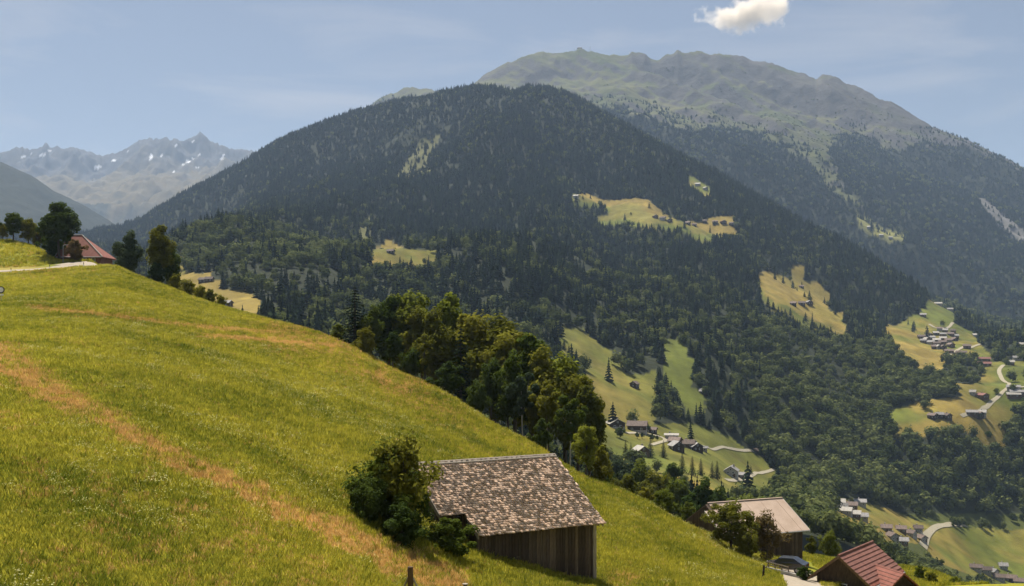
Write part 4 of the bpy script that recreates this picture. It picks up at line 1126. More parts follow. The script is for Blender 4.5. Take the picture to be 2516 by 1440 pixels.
# ------------------------------------------------------------------ buildings
def gable_wall(w, d, h, rise, sub, mat):
    m = MB(); a, b = w/2, d/2
    m.add([(-a,-b,-sub),(a,-b,-sub),(a,-b,h),(0,-b,h+rise),(-a,-b,h), (-a,b,-sub),(a,b,-sub),(a,b,h),(0,b,h+rise),(-a,b,h)],
          [(0,1,2,3,4),(9,8,7,6,5),(1,6,7,2),(5,0,4,9),(2,7,8,3),(4,3,8,9),(0,5,6,1)])
    return m.mesh('wall', MATS[mat])
def gable_roof(w, d, h, rise, ov, th, mat):
    m = MB(); a, b = w/2, d/2+ov; sl = rise/a
    ax, ze = a+ov, h-ov*sl
    for s in (-1, 1):
        p = [(0,-b,h+rise+0.02),(s*ax,-b,ze+0.02),(s*ax,b,ze+0.02),(0,b,h+rise+0.02)]
        q = [(x,y,z+th) for x,y,z in p]
        if s < 0: p, q = p[::-1], q[::-1]
        m.hexa(p+q)
    return m.mesh('roof', MATS[mat])
_cache = {}
def cached(key, fn):
    if key not in _cache: _cache[key] = fn()
    return _cache[key]
def boxmesh(name, x, y, z, mat):
    def mk():
        m = MB(); m.box(-x/2, x/2, -y/2, y/2, -z/2, z/2); return m.mesh(name, MATS[mat])
    return cached((name, round(x, 2), round(y, 2), round(z, 2), mat), mk)
def window(parent, x, y, z, w, h, frame='white', side=False):
    f = obj('window', boxmesh('window', w, 0.14, h, frame), parent, (x, y, z))
    if side: f.rotation_euler = (0, 0, R(90))
    g = obj('pane', boxmesh('pane', w*0.8, 0.18, h*0.82, 'glass'), f)
    return f
def house(pos, rz, w, d, h, rise, wall, roof, label, name='house', cat='house', group=None, win=2, chimney=True, door=True, base=None, sub=2.5, ov=0.8, th=0.28, storeys=1):
    w, d, h, rise = round(w*0.78, 1), round(d*0.78, 1), round(h*0.78, 1), round(rise*0.78, 1)
    root = empty(name, pos, rz)
    obj('wall', cached(('w', w, d, h, rise, wall), lambda: gable_wall(w, d, h, rise, sub, wall)), root)
    r = obj('roof', cached(('r', w, d, h, rise, roof, ov), lambda: gable_roof(w, d, h, rise, ov, th, roof)), root)
    if chimney:
        obj('chimney', boxmesh('chimney', 0.9, 0.9, 2.2, 'plaster'), r, (w*0.18, d*0.15, h+rise*0.75+0.6))
    for sgn in range(storeys):
        zc = h*(0.45 if storeys == 1 else (0.28+0.45*sgn))
        for k in range(win):
            x = (k-(win-1)/2)*w*0.8/win
            window(root, x, -d/2-0.03, zc, min(1.5, w*0.14), 1.3)
    if win:
        window(root, 0, -d/2-0.03, h+rise*0.32, 1.1, 1.1)
        for k in (-0.25, 0.25):
            window(root, w/2+0.03, d*k, h*0.5, 1.3, 1.2, side=True)
            window(root, -w/2-0.03, d*k, h*0.5, 1.3, 1.2, side=True)
    if door:
        obj('door', boxmesh('door', 1.2, 0.16, 2.2, 'wood_brown'), root, (w*0.30, -d/2-0.05, 1.0))
    if base:
        bm_ = MB(); bm_.box(-w/2-0.06, w/2+0.06, -d/2-0.06, d/2+0.06, -sub, h*base); obj('base', bm_.mesh('base', MATS['plaster']), root)
    return tag(root, label, cat, group)
def hpos(T, u, v, ymin=300, dz=0.0):
    p = T.hit(u, v, ymin); p.z += dz; return p

HG = 'houses of the valley hamlet'
H_ = lambda u, v: hpos(B, u, v)
house(H_(1512,1052), R(14), 13, 12, 4.5, 3.4, 'wood_dark', 'roof_pale', 'dark chalet with pale gabled roof at the left end of the hamlet', group=HG, storeys=1, base=0.35)
house(H_(1566,1060), R(78), 13, 16, 5.5, 3.4, 'wood_dark', 'roof_brown', 'large dark farmhouse right of the pale-roofed chalet', group=HG, storeys=2, base=0.3)
house(H_(1600,1063), R(70), 7, 9, 3, 1.8, 'wood_dark', 'roof_brown', 'low dark shed joined right of the large dark farmhouse', name='shed', cat='shed', group=HG, win=1, chimney=False)
house(H_(1650,1081), R(80), 8, 11, 4.5, 1.2, 'plaster', 'roof_pale', 'small white building by the lane bend', group=HG, win=2)
house(H_(1659,1093), R(60), 9, 9, 4, 2.6, 'wood_brown', 'roof_brown', 'brown house just below the small white building', group=HG)
house(H_(1662,1107), R(12), 9.5, 11, 4.5, 3.2, 'wood_dark', 'roof_grey', 'dark barn with pale gable edge lowest of its cluster', name='barn', cat='barn', group=HG, win=1, chimney=False)
house(H_(1690,1100), R(75), 9, 11, 4, 2.8, 'wood_brown', 'roof_brown', 'brown house in the middle of the meadow lane', group=HG)
house(H_(1708,1107), R(20), 10, 9, 4, 2.8, 'wood_dark', 'roof_grey', 'grey-roofed house right of the brown one on the meadow lane', group=HG)
house(H_(1726,1107), R(80), 5, 8, 2.6, 1.2, 'stone', 'roof_grey', 'small low annex at the right end of the meadow lane houses', name='shed', cat='shed', group=HG, win=1, chimney=False)
house(H_(1575,1118), R(20), 9, 10, 4, 2.8, 'wood_brown', 'roof_pale', 'house half hidden by spruces under the lane bend', group=HG)
house(H_(1797,1170), R(-18), 10, 11, 5, 3.2, 'plaster', 'roof_grey', 'white-gabled chalet standing alone above the lower lane', group=HG, storeys=2)
house(H_(1815,1173), R(72), 5, 9, 2.8, 1.5, 'wood_brown', 'roof_grey', 'low shed beside the white-gabled chalet', name='shed', cat='shed', group=HG, win=1, chimney=False)
house(H_(1866,1113), R(75), 5, 24, 3, 1.6, 'wood_brown', 'roof_brown', 'long low brown shed at the wood edge beyond the meadow lane', name='shed', cat='shed', win=1, chimney=False)
house(H_(1559,952), R(-30), 7, 8, 4, 2.5, 'wood_dark', 'roof_brown', 'dark hay hut alone on the big sloping meadow', name='hut', cat='hut', win=1, chimney=False)
house(H_(1729,968), R(70), 6, 8, 3.5, 2, 'wood_dark', 'roof_grey', 'hut at the right tip of the small forest meadow', name='hut', cat='hut', win=1, chimney=False)

FG = 'buildings of the hillside farm clearing'
house(H_(1969,707), R(80), 6, 10, 3.5, 2, 'wood_dark', 'roof_brown', 'brown hut in the middle of the golden farm clearing', name='hut', cat='hut', win=1, chimney=False, group=FG)
house(H_(1949,750), R(70), 9, 10, 4, 2.6, 'wood_dark', 'roof_brown', 'left dark farmhouse below the golden clearing', group=FG)
house(H_(1970,750), R(75), 10, 12, 4.5, 2.8, 'wood_dark', 'roof_brown', 'middle dark farmhouse below the golden clearing', group=FG)
house(H_(1988,748), R(10), 10, 11, 4.5, 3, 'wood_dark', 'roof_grey', 'right grey-roofed farmhouse below the golden clearing', group=FG)
house(H_(1888,664), R(70), 6, 8, 3, 1.5, 'plaster', 'roof_pale', 'tiny white hut at the top edge of the golden clearing', name='hut', cat='hut', win=1, chimney=False, group=FG)

TG = 'houses of the high terrace meadow'
for (u, v, rz, w, d, wl, rf, lb) in [(1415,486,75,10,12,'plaster','roof_pale','pale house at the left tip of the high terrace meadow'), (1610,536,15,10,11,'wood_brown','roof_brown','leftmost house of the brown cluster on the high terrace'), (1628,540,70,11,12,'plaster','roof_brown','light-walled house in the brown cluster on the high terrace'), (1645,545,10,10,11,'wood_brown','roof_brown','rightmost house of the brown cluster on the high terrace'), (1690,552,60,9,10,'wood_dark','roof_brown','first dark house where the high terrace turns down'), (1706,556,80,8,10,'wood_dark','roof_brown','small dark house left of the lower terrace meadow'), (1732,547,75,8,9,'wood_dark','roof_brown','small hut above the lower terrace meadow'), (1757,549,75,12,12,'wood_dark','roof_brown','dark house left of the two on the lower terrace'), (1777,549,10,13,12,'wood_dark','roof_redbrown','broad gabled house in the lower terrace centre'), (1797,553,60,9,10,'wood_dark','roof_brown','dark house at the right end of the lower terrace'), (1714,456,75,10,14,'plaster','roof_pale','white house in the forest above the high terrace'), (1733,466,30,9,11,'plaster','roof_pale','pale house below the white forest house')]:
    house(H_(u, v), R(rz), w, d, 4.5, 2.8, wl, rf, lb, group=TG)
house(H_(960,622), R(70), 6, 9, 3, 2, 'wood_dark', 'roof_brown', 'tiny hut in the small glade left of centre', name='hut', cat='hut', win=1, chimney=False)
LG = 'buildings on the valley floor left of the meadow brow'
for (u, v, rz, w, d, wl, rf, lb) in [(500,694,75,6,9,'wood_dark','roof_brown','left low hut in the hazy meadow beyond the brow'), (514,692,80,5,8,'wood_brown','roof_brown','right low hut in the hazy meadow beyond the brow'), (556,752,70,7,10,'wood_dark','roof_grey','grey-roofed house close beyond the meadow brow')]:
    house(H_(u, v), R(rz), w, d, 3.2, 2, wl, rf, lb, group=LG, name='hut', cat='hut', win=1, chimney=False)

# village on the right slope
VG = 'houses of the village on the right slope'
rr = random.Random(5)
CL = [(2262,832),(2276,838),(2290,834),(2303,840),(2318,836),(2268,842),(2284,846),(2300,850),(2314,846),(2330,842),(2344,838),(2310,812),(2324,816),(2298,822),(2316,826),(2334,826),(2348,830),(2340,818),(2296,858),(2318,858),(2334,852),(2282,828)]
rows = sorted(CL, key=lambda q: q[1])
ORD = ['first', 'second', 'third', 'fourth', 'fifth', 'sixth']
WN = {'plaster': 'pale plastered', 'wood_brown': 'brown wooden', 'wood_dark': 'dark wooden'}
RN = {'roof_grey': 'grey', 'roof_brown': 'brown', 'roof_pale': 'pale'}
for ri, rn in enumerate(['topmost', 'second', 'third', 'fourth', 'lowest']):
    for ki, (u, v) in enumerate(sorted(rows[ri*5:ri*5+5] if ri < 4 else rows[20:])):
        wl = rr.choice(['plaster', 'wood_brown', 'wood_dark', 'wood_brown']); rf = rr.choice(['roof_grey', 'roof_brown', 'roof_pale', 'roof_brown'])
        house(H_(u+rr.uniform(-2, 2), v+rr.uniform(-1, 1)), R(rr.choice([75, 70, 10, 82])+rr.uniform(-8, 8)), 9, rr.choice([10, 12]), 4.5, 2.6, wl, rf,
              '%s house with %s roof, %s from left in the %s village row' % (WN[wl], RN[rf], ORD[ki], rn), group=VG)
for (u, v, rz, w, d, wl, rf, lb) in [(2400,828,80,10,16,'plaster','roof_pale','white building by the trees right of the village'), (2376,856,70,9,12,'wood_brown','roof_brown','brown house at the lane end right of the village'), (2332,868,75,9,14,'wood_brown','roof_brown','long house below the village beside the lane'), (2303,857,20,9,10,'plaster','roof_pale','pale house at the lower left village corner'), (2362,872,75,7,16,'wood_dark','roof_brown','dark shed under the village lane'), (2305,738,78,8,16,'plaster','roof_pale','white house at the top tip of the village meadow'), (2334,763,80,8,12,'plaster','roof_grey','pale house right of the top meadow tip'), (2268,778,70,8,12,'wood_brown','roof_grey','hut at the wood edge left above the village'), (2418,888,75,9,18,'wood_brown','roof_redbrown','upper long red-brown house below the village'), (2418,900,75,9,20,'wood_brown','roof_redbrown','lower long red-brown house below the village'), (2413,978,25,13,14,'wood_brown','roof_redbrown','big brown gabled house left of the road fork'), (2390,970,60,6,8,'plaster','roof_pale','pale hut left of the big brown gabled house'), (2490,958,70,9,18,'plaster','roof_grey','upper farm building at the right picture edge'), (2500,970,75,9,20,'wood_brown','roof_grey','middle farm building at the right picture edge'), (2490,976,78,8,18,'wood_brown','roof_pale','lower farm building at the right picture edge'), (2328,962,75,8,11,'plaster','roof_pale','white house in the shade of the wood edge'), (2292,1028,30,9,11,'wood_dark','roof_brown','left dark house on the lower right meadow'), (2308,1026,75,9,10,'wood_dark','roof_grey','middle house on the lower right meadow'), (2326,1028,20,9,11,'wood_dark','roof_brown','right dark house on the lower right meadow'), (2388,1020,70,8,14,'wood_brown','roof_grey','grey-roofed shed at the lower road end'), (2402,1024,30,11,12,'wood_dark','roof_brown','dark house at the lower road end'), (2414,1020,60,6,9,'plaster','roof_pale','pale hut right of the lower road end house'), (2510,852,75,8,12,'plaster','roof_pale','white house among trees at the right edge'), (2500,885,75,8,14,'stone','roof_grey','grey house at the right edge below the trees'), (2482,896,70,7,12,'wood_brown','roof_pale','pale-roofed shed right of the road top')]:
    house(H_(u, v), R(rz), w, d, 4.5, 2.6, wl, rf, lb, group='outlying houses on the right slope')
# valley floor lower right
WG = 'houses on the valley floor at lower right'
for (u, v, rz, w, d, wl, rf, lb) in [(2062,1243,75,9,12,'plaster','roof_pale','pale house at the left end of the wood-edge houses'), (2068,1254,75,8,12,'plaster','roof_grey','second pale house at the left of the wood-edge houses'), (2090,1250,70,12,15,'wood_brown','roof_brown','large brown house on the meadow below the dark wood'), (2114,1242,75,11,13,'plaster','roof_grey','grey-roofed house right of the large brown one'), (2078,1264,60,9,13,'plaster','roof_pale','house in front of the large brown one'), (2100,1272,70,9,12,'wood_brown','roof_pale','pale-roofed house stepping down the lane'), (2118,1278,75,9,12,'plaster','roof_grey','lowest house stepping down the lane'),
 (2178,1306,75,10,11,'wood_brown','roof_grey','leftmost house of the lower settlement'), (2192,1326,15,10,11,'plaster','roof_brown','white gabled house in the lower settlement'), (2214,1308,75,9,11,'wood_brown','roof_grey','wooden house behind the white gabled one'), (2238,1318,40,9,11,'plaster','roof_grey','house in the middle of the lower settlement'), (2256,1306,75,9,10,'plaster','roof_brown','brown-roofed house near the curving road'), (2264,1330,20,9,11,'plaster','roof_grey','rightmost house of the lower settlement'), (2218,1338,75,9,11,'wood_brown','roof_pale','lowest roof in front of the lower settlement'),
 (2398,1402,70,9,13,'plaster','roof_grey','leftmost house of the bottom right roofs'), (2420,1408,75,9,14,'plaster','roof_grey','second house of the bottom right roofs'), (2440,1412,20,9,12,'plaster','roof_pale','gabled house in the middle of the bottom right roofs'), (2465,1398,75,8,10,'plaster','roof_pale','single house above the bottom right roofs'), (2455,1426,70,9,13,'plaster','roof_grey','lowest left house of the bottom right roofs'), (2482,1428,75,9,14,'wood_brown','roof_grey','brown-walled house lowest of the bottom right roofs'), (2504,1436,70,9,12,'plaster','roof_grey','last house in the bottom right corner'), (1966,1232,20,7,7,'plaster','roof_grey','small pale tower-like house among dark trees above the pink roof')]:
    house(hpos(B, u, v, 330), R(rz), w*0.85, d*0.85, 4.4, 2.6, wl, {'roof_pale': 'roof_grey', 'roof_grey': 'roof_brown'}.get(rf, rf) if u > 2150 else rf, lb, group=WG)
OG = 'houses of the high clearing on the right'
for (u, v, rz, lb) in [(2135,560,70,'upper hut of the pale high clearing on the right'), (2165,580,75,'white hut low in the pale high clearing'), (2188,586,75,'right hut of the pale high clearing')]:
    house(hpos(C, u, v, 2000), R(rz), 10, 14, 4.5, 2.8, 'plaster', 'roof_pale', lb, group=OG, name='hut', cat='hut', win=1, chimney=False)

# summit station and masts on the bare ridge
p = C.at(1424, 5478)
house((p.x, p.y-6, p.z+1), R(80), 12, 30, 5, 3, 'wood_dark', 'roof_grey', 'low dark summit station on the highest ridge point', name='summit_station', cat='station', win=1, chimney=False)
def mast(u, Y, H, label):
    p = C.at(u, Y); root = empty('summit_mast', p)
    m = MB(); m.tube([(0,0,-3),(0,0,H*0.7),(0,0,H)], [1.3, 1.0, 0.35], 6); obj('pole', m.mesh('pole', MATS['metal_grey']), root)
    m = MB(); m.box(-2.6, 2.6, -0.5, 0.5, H*0.80, H*0.86); m.box(-1.6, 1.6, -0.5, 0.5, H*0.60, H*0.64); obj('crossbar', m.mesh('crossbar', MATS['metal_grey']), root)
    tag(root, label, 'mast', 'masts on the ridge')
mast(1450, 5492, 27, 'tall thin mast right of the summit station')
mast(1415, 5475, 14, 'short mast left of the summit station')
mast(1546, 5492, 13, 'short post on the rocky ridge knob')
mast(1765, 5405, 15, 'small mast on the right-hand ridge top')

# ------------------------------------------------------------------ the shingled barn
def shingled_barn():
    th = R(30); M = Vector((-1.72, 70.75, -8.0))
    base_z = -15.0
    root = empty('shingled_barn', (M.x, M.y, base_z), th)
    tag(root, 'old hay barn with rough wooden shingle roof and dark plank walls', 'barn')
    zr = M.z-base_z; pitch = 3.62/5.66
    L = 5.2
    def zroof(y): return zr-abs(y)*pitch
    # roof deck under the shingles: front (stepped), back
    m = MB(); t = 0.10
    def slab(x0, x1, y0, y1):
        p = [(x0,y0,zroof(y0)-0.14),(x1,y0,zroof(y0)-0.14),(x1,y1,zroof(y1)-0.14),(x0,y1,zroof(y1)-0.14)]
        m.hexa(p+[(x,y,z+t) for x,y,z in p])
    slab(-3.5, L, -5.66, 0); slab(-L, -3.503, -4.0, 0); slab(-L, L, 0.003, 5.4)
    roof = obj('roof', m.mesh('roof', MATS['board']), root)
    # shingles
    r = np.random.default_rng(77)
    var = []
    sl = math.atan(pitch)
    def shingle_verts(w, l, tk):
        # thin wedge, thick at its lower (front) end; local x across, y up-slope, z normal
        return [(-w/2,-l/2,0),(w/2,-l/2,0),(w/2,l/2,-0.012),(-w/2,l/2,-0.012),(-w/2,-l/2,tk),(w/2,-l/2,tk),(w/2,l/2,-0.006),(-w/2,l/2,-0.006)]
    FQ = [(3,2,1,0),(4,5,6,7),(0,1,5,4),(1,2,6,5),(2,3,7,6),(3,0,4,7)]
    tones = [(0.58,0.41,0.29),(0.62,0.45,0.325),(0.53,0.37,0.26),(0.64,0.465,0.335),(0.47,0.32,0.215),(0.57,0.395,0.27),(0.63,0.455,0.33),(0.54,0.365,0.245)]
    for k in range(16):
        w = 0.13+0.09*r.uniform(); vs = np.array(shingle_verts(w, 0.46, 0.022+0.018*r.uniform()))
        vs[:, 0] += r.normal(size=8)*0.006; vs[4:6, 1] += r.normal()*0.02; vs[0:2, 1] += r.normal()*0.02
        me = mesh_np('shingle', vs, FQ, MATS['shingle'])
        set_tint(me, np.tile(np.array(tones[k % 8])*r.uniform(0.8, 1.2), (8, 1)))
        var.append((w, me, vs, np.array(tones[k % 8])*r.uniform(0.85, 1.15)))
    items = []
    exp = 0.20; slope_len = 5.66/math.cos(sl)
    for sgn in (-1, 1):
        nrow = int((slope_len if sgn < 0 else 5.4/math.cos(sl))/exp)+1
        for row in range(nrow):
            s = row*exp+0.1
            y = -s*math.cos(sl)
            x = -L-0.05
            while x < L+0.02:
                k = int(r.integers(0, 16)); w = var[k][0]
                if sgn > 0 or y > -4.02 or x+w > -3.5:
                    items.append((k, x+w/2, sgn*(-y)*1.0 if sgn > 0 else y, sgn, r.normal()*0.03, r.normal()*0.02, r.uniform(0, 0.025), s))
                x += w+0.008+0.012*r.uniform()
    def xf(it):
        k, x, y, sgn, yaw, tilt, lift, s = it
        jy = 0.02*math.sin(x*17.3+y*9.1)
        Mx = Matrix.Translation((x, y, zroof(y)-0.02+lift)) @ Matrix.Rotation(0 if sgn < 0 else math.pi, 4, 'Z') @ Matrix.Rotation(sl-0.055+tilt, 4, 'X') @ Matrix.Rotation(yaw, 4, 'Z')
        return Mx @ Matrix.Translation((0, jy, 0))
    front = sorted([it for it in items if it[3] < 0], key=lambda it: it[2])
    single = front[:300]; rest = front[300:]+[it for it in items if it[3] > 0]
    for it in single:
        o = obj('shingle', var[it[0]][1], roof); o.matrix_local = xf(it)
    V = []; Fq = []; T = []
    for n_, it in enumerate(rest):
        Mx = np.array(xf(it)); vs = var[it[0]][2]
        V.append(vs @ Mx[:3, :3].T+Mx[:3, 3]); Fq.append(np.array(FQ)+8*n_)
        T.append(np.tile(var[it[0]][3]*r.uniform(0.84, 1.14), (8, 1)))
    me = mesh_np('shingles', np.concatenate(V), np.concatenate(Fq), MATS['shingle']); set_tint(me, np.concatenate(T))
    o = obj('shingle_field', me, roof); o['kind'] = 'stuff'
    # ridge boards and verge boards
    for nm, a, b in (('ridge_board', (-L-0.1, -0.16, zr+0.05), (L+0.1, 0.0, zr+0.11)),):
        m = MB(); m.hexa([(a[0],-0.24,zr-0.10),(b[0],-0.24,zr-0.10),(b[0],0,zr+0.06),(a[0],0,zr+0.06),(a[0],-0.24,zr-0.06),(b[0],-0.24,zr-0.06),(b[0],0,zr+0.10),(a[0],0,zr+0.10)])
        obj(nm, m.mesh(nm, MATS['board_grey']), roof)
    def verge(x, y0, y1):
        m = MB(); p = [(x-0.04,y0,zroof(y0)-0.28),(x+0.04,y0,zroof(y0)-0.28),(x+0.04,y1,zroof(y1)-0.28),(x-0.04,y1,zroof(y1)-0.28)]
        m.hexa(p+[(a,b,c+0.30) for a,b,c in p]); obj('verge_board', m.mesh('verge_board', MATS['board_grey']), roof)
    verge(L+0.06, -5.7, -0.02); verge(-L-0.06, -4.05, -0.02); verge(-3.56, -5.7, -4.0); verge(L+0.06, 0.02, 5.4); verge(-L-0.06, 0.02, 5.4)
    for k in range(9):
        y = -5.55; x = -3.2+k*1.02
        m = MB(); p = [(x-.06,-5.6,zroof(5.6)-0.30),(x+.06,-5.6,zroof(5.6)-0.30),(x+.06,-4.9,zroof(4.9)-0.30),(x-.06,-4.9,zroof(4.9)-0.30)]
        m.hexa(p+[(a,b,c+0.155) for a,b,c in p]); obj('rafter_end', m.mesh('rafter_end', MATS['wood_dark']), roof)
    # walls: an inner core with single boards in front
    wall = MB()
    wall.box(-3.25, 5.02, -5.05, 4.9, -2.5, zroof(5.05)-0.3)
    wall.box(-5.02, -3.26, -3.4, 4.9, -2.5, zroof(3.4)-0.45)
    # gable infill
    for x0, x1 in ((4.90, 5.02), (-5.02, -4.90)):
        yb = -5.05 if x0 > 0 else -3.4
        zb = (zroof(5.05)-0.3 if x0 > 0 else zroof(3.4)-0.45)
        wall.add([(x0,yb,zb),(x1,yb,zb),(x1,4.9,zroof(4.9)-0.3),(x0,4.9,zroof(4.9)-0.3),(x0,0,zr-0.3),(x1,0,zr-0.3)], [(0,1,5,4),(4,5,2,3),(0,4,3),(1,2,5)])
    wo_ = obj('wall', wall.mesh('wall', MATS['wood_dark']), root)
    rb = random.Random(3)
    def boards(n, f):
        for k in range(n): f(k)
    x = -3.24
    while x < 5.0:
        w = rb.uniform(0.17, 0.27); tk = 0.03+rb.uniform(0, 0.02); top = zroof(5.1)-0.22
        b = obj('plank', boxmesh('plank', round(w-0.012, 2), round(tk, 2), 6.4, rb.choice(['board', 'board', 'wood_dark', 'wood_dark'])), wo_, (x+w/2, -5.05-tk/2-0.004, top-3.2-rb.uniform(0, 0.05)))
        x += w+0.006
    x = -5.0
    while x < -3.4:
        w = rb.uniform(0.17, 0.27); top = zroof(3.45)-0.3
        obj('plank', boxmesh('plank', round(w-0.012, 2), 0.04, 6.4, 'board'), wo_, (x+w/2, -3.42-0.006, top-3.2)); x += w+0.006
    y = -3.36
    while y < 4.8:
        w = rb.uniform(0.18, 0.28); top = zroof(abs(y+w/2)+w/2)-0.2; hgt = top+2.2
        q = obj('plank', boxmesh('plank', round(w-0.012, 2), 0.04, round(hgt, 1), rb.choice(['board', 'wood_dark'])), wo_, (-5.04-0.003, y+w/2, top-round(hgt, 1)/2)); q.rotation_euler = (0, 0, R(90)); y += w+0.006
    # corner post and sill
    m = MB(); m.box(4.86, 5.10, -5.20, -5.00, -2.5, zroof(5.1)-0.2); obj('corner_post', m.mesh('corner_post', MATS['board_grey']), root)
    m = MB(); m.box(-3.34, -3.20, -5.18, -5.00, -2.5, zroof(5.1)-0.2); obj('corner_post', m.mesh('corner_post', MATS['board']), root)
shingled_barn()

# ------------------------------------------------------------------ barn with the pink sheet roof
def pink_barn():
    th = R(23.4); z0 = -27.5
    A_, B_ = Vector((22.5, 130.3, -20)), Vector((33.15, 134.9, -20)); M = (A_+B_)/2
    root = empty('sheet_roof_barn', (M.x, M.y, z0), th)
    tag(root, 'dark barn with smooth pale pink sheet roof below the meadow', 'barn')
    zr = -20-z0; L = 5.8; pit = 2.9/5.0
    def zf(y): return zr-abs(y)*pit
    m = MB()
    def slab(x0, x1, y0, y1, dz=0.0):
        p = [(x0,y0,zf(y0)-0.12+dz),(x1,y0,zf(y0)-0.12+dz),(x1,y1,zf(y1)-0.12+dz),(x0,y1,zf(y1)-0.12+dz)]
        m.hexa(p+[(a,b,c+0.12) for a,b,c in p])
    slab(-L+0.9, L, -1.2, 0); slab(-L-0.35, L, -5.3, -1.203); slab(-L+0.9, L, 0.003, 5.0)
    roof = obj('roof', m.mesh('roof', MATS['roof_pink']), root)
    for k in range(5):       # sheet joints
        x = -L+1.3+k*2.3
        m = MB(); y1 = -0.05 if x > -L+1 else -1.25
        p = [(x-.03,-5.28,zf(5.28)+0.005),(x+.03,-5.28,zf(5.28)+0.005),(x+.03,y1,zf(y1)+0.005),(x-.03,y1,zf(y1)+0.005)]
        m.hexa(p+[(a,b,c+0.035) for a,b,c in p]); obj('seam', m.mesh('seam', MATS['roof_pink']), roof)
    m = MB(); m.box(-L+0.85, L+0.05, -0.14, 0.14, zr+0.005, zr+0.06); obj('ridge_cap', m.mesh('ridge_cap', MATS['roof_pink']), roof)
    for x in (-L-0.38, L+0.03):
        m = MB(); y1 = -0.05 if x > 0 else -1.2
        p = [(x-.03,-5.32,zf(5.32)-0.25),(x+.03,-5.32,zf(5.32)-0.25),(x+.03,y1,zf(y1)-0.25),(x-.03,y1,zf(y1)-0.25)]
        m.hexa(p+[(a,b,c+0.28) for a,b,c in p]); obj('verge_board', m.mesh('verge_board', MATS['concrete']), roof)
    m = MB(); m.tube([(-L-0.3,-5.36,zf(5.3)-0.1),(L,-5.36,zf(5.3)-0.1)], [0.07,0.07], 8); obj('gutter', m.mesh('gutter', MATS['metal_grey']), roof)
    m = MB(); a = L-0.5
    m.add([(-a,-4.6,-3),(a,-4.6,-3),(a,4.4,-3),(-a,4.4,-3),(-a,-4.6,zf(4.6)-0.16),(a,-4.6,zf(4.6)-0.16),(a,4.4,zf(4.4)-0.16),(-a,4.4,zf(4.4)-0.16),(-a,0,zr-0.16),(a,0,zr-0.16)],
          [(0,1,5,4),(2,3,7,6),(0,4,8,7,3),(1,2,6,9,5),(4,5,9,8),(8,9,6,7)])
    w = obj('wall', m.mesh('wall', MATS['wood_dark']), root)
    rb = random.Random(8); x = -a+0.02
    while x < a-0.2:
        wd = rb.uniform(0.22, 0.32)
        obj('plank', boxmesh('plank', round(wd-0.015, 2), 0.05, 5.0, rb.choice(['wood_dark', 'board'])), w, (x+wd/2, -4.63, zf(4.6)-0.2-2.5)); x += wd
    y = -4.5
    while y < 4.2:
        wd = 0.28; top = zf(abs(y+wd/2)+wd/2)-0.2
        q = obj('plank', boxmesh('plank', 0.26, 0.05, round(top+1.5, 1), 'wood_dark'), w, (-a-0.03, y+wd/2, top-round(top+1.5, 1)/2)); q.rotation_euler = (0, 0, R(90)); y += wd+0.005
pink_barn()

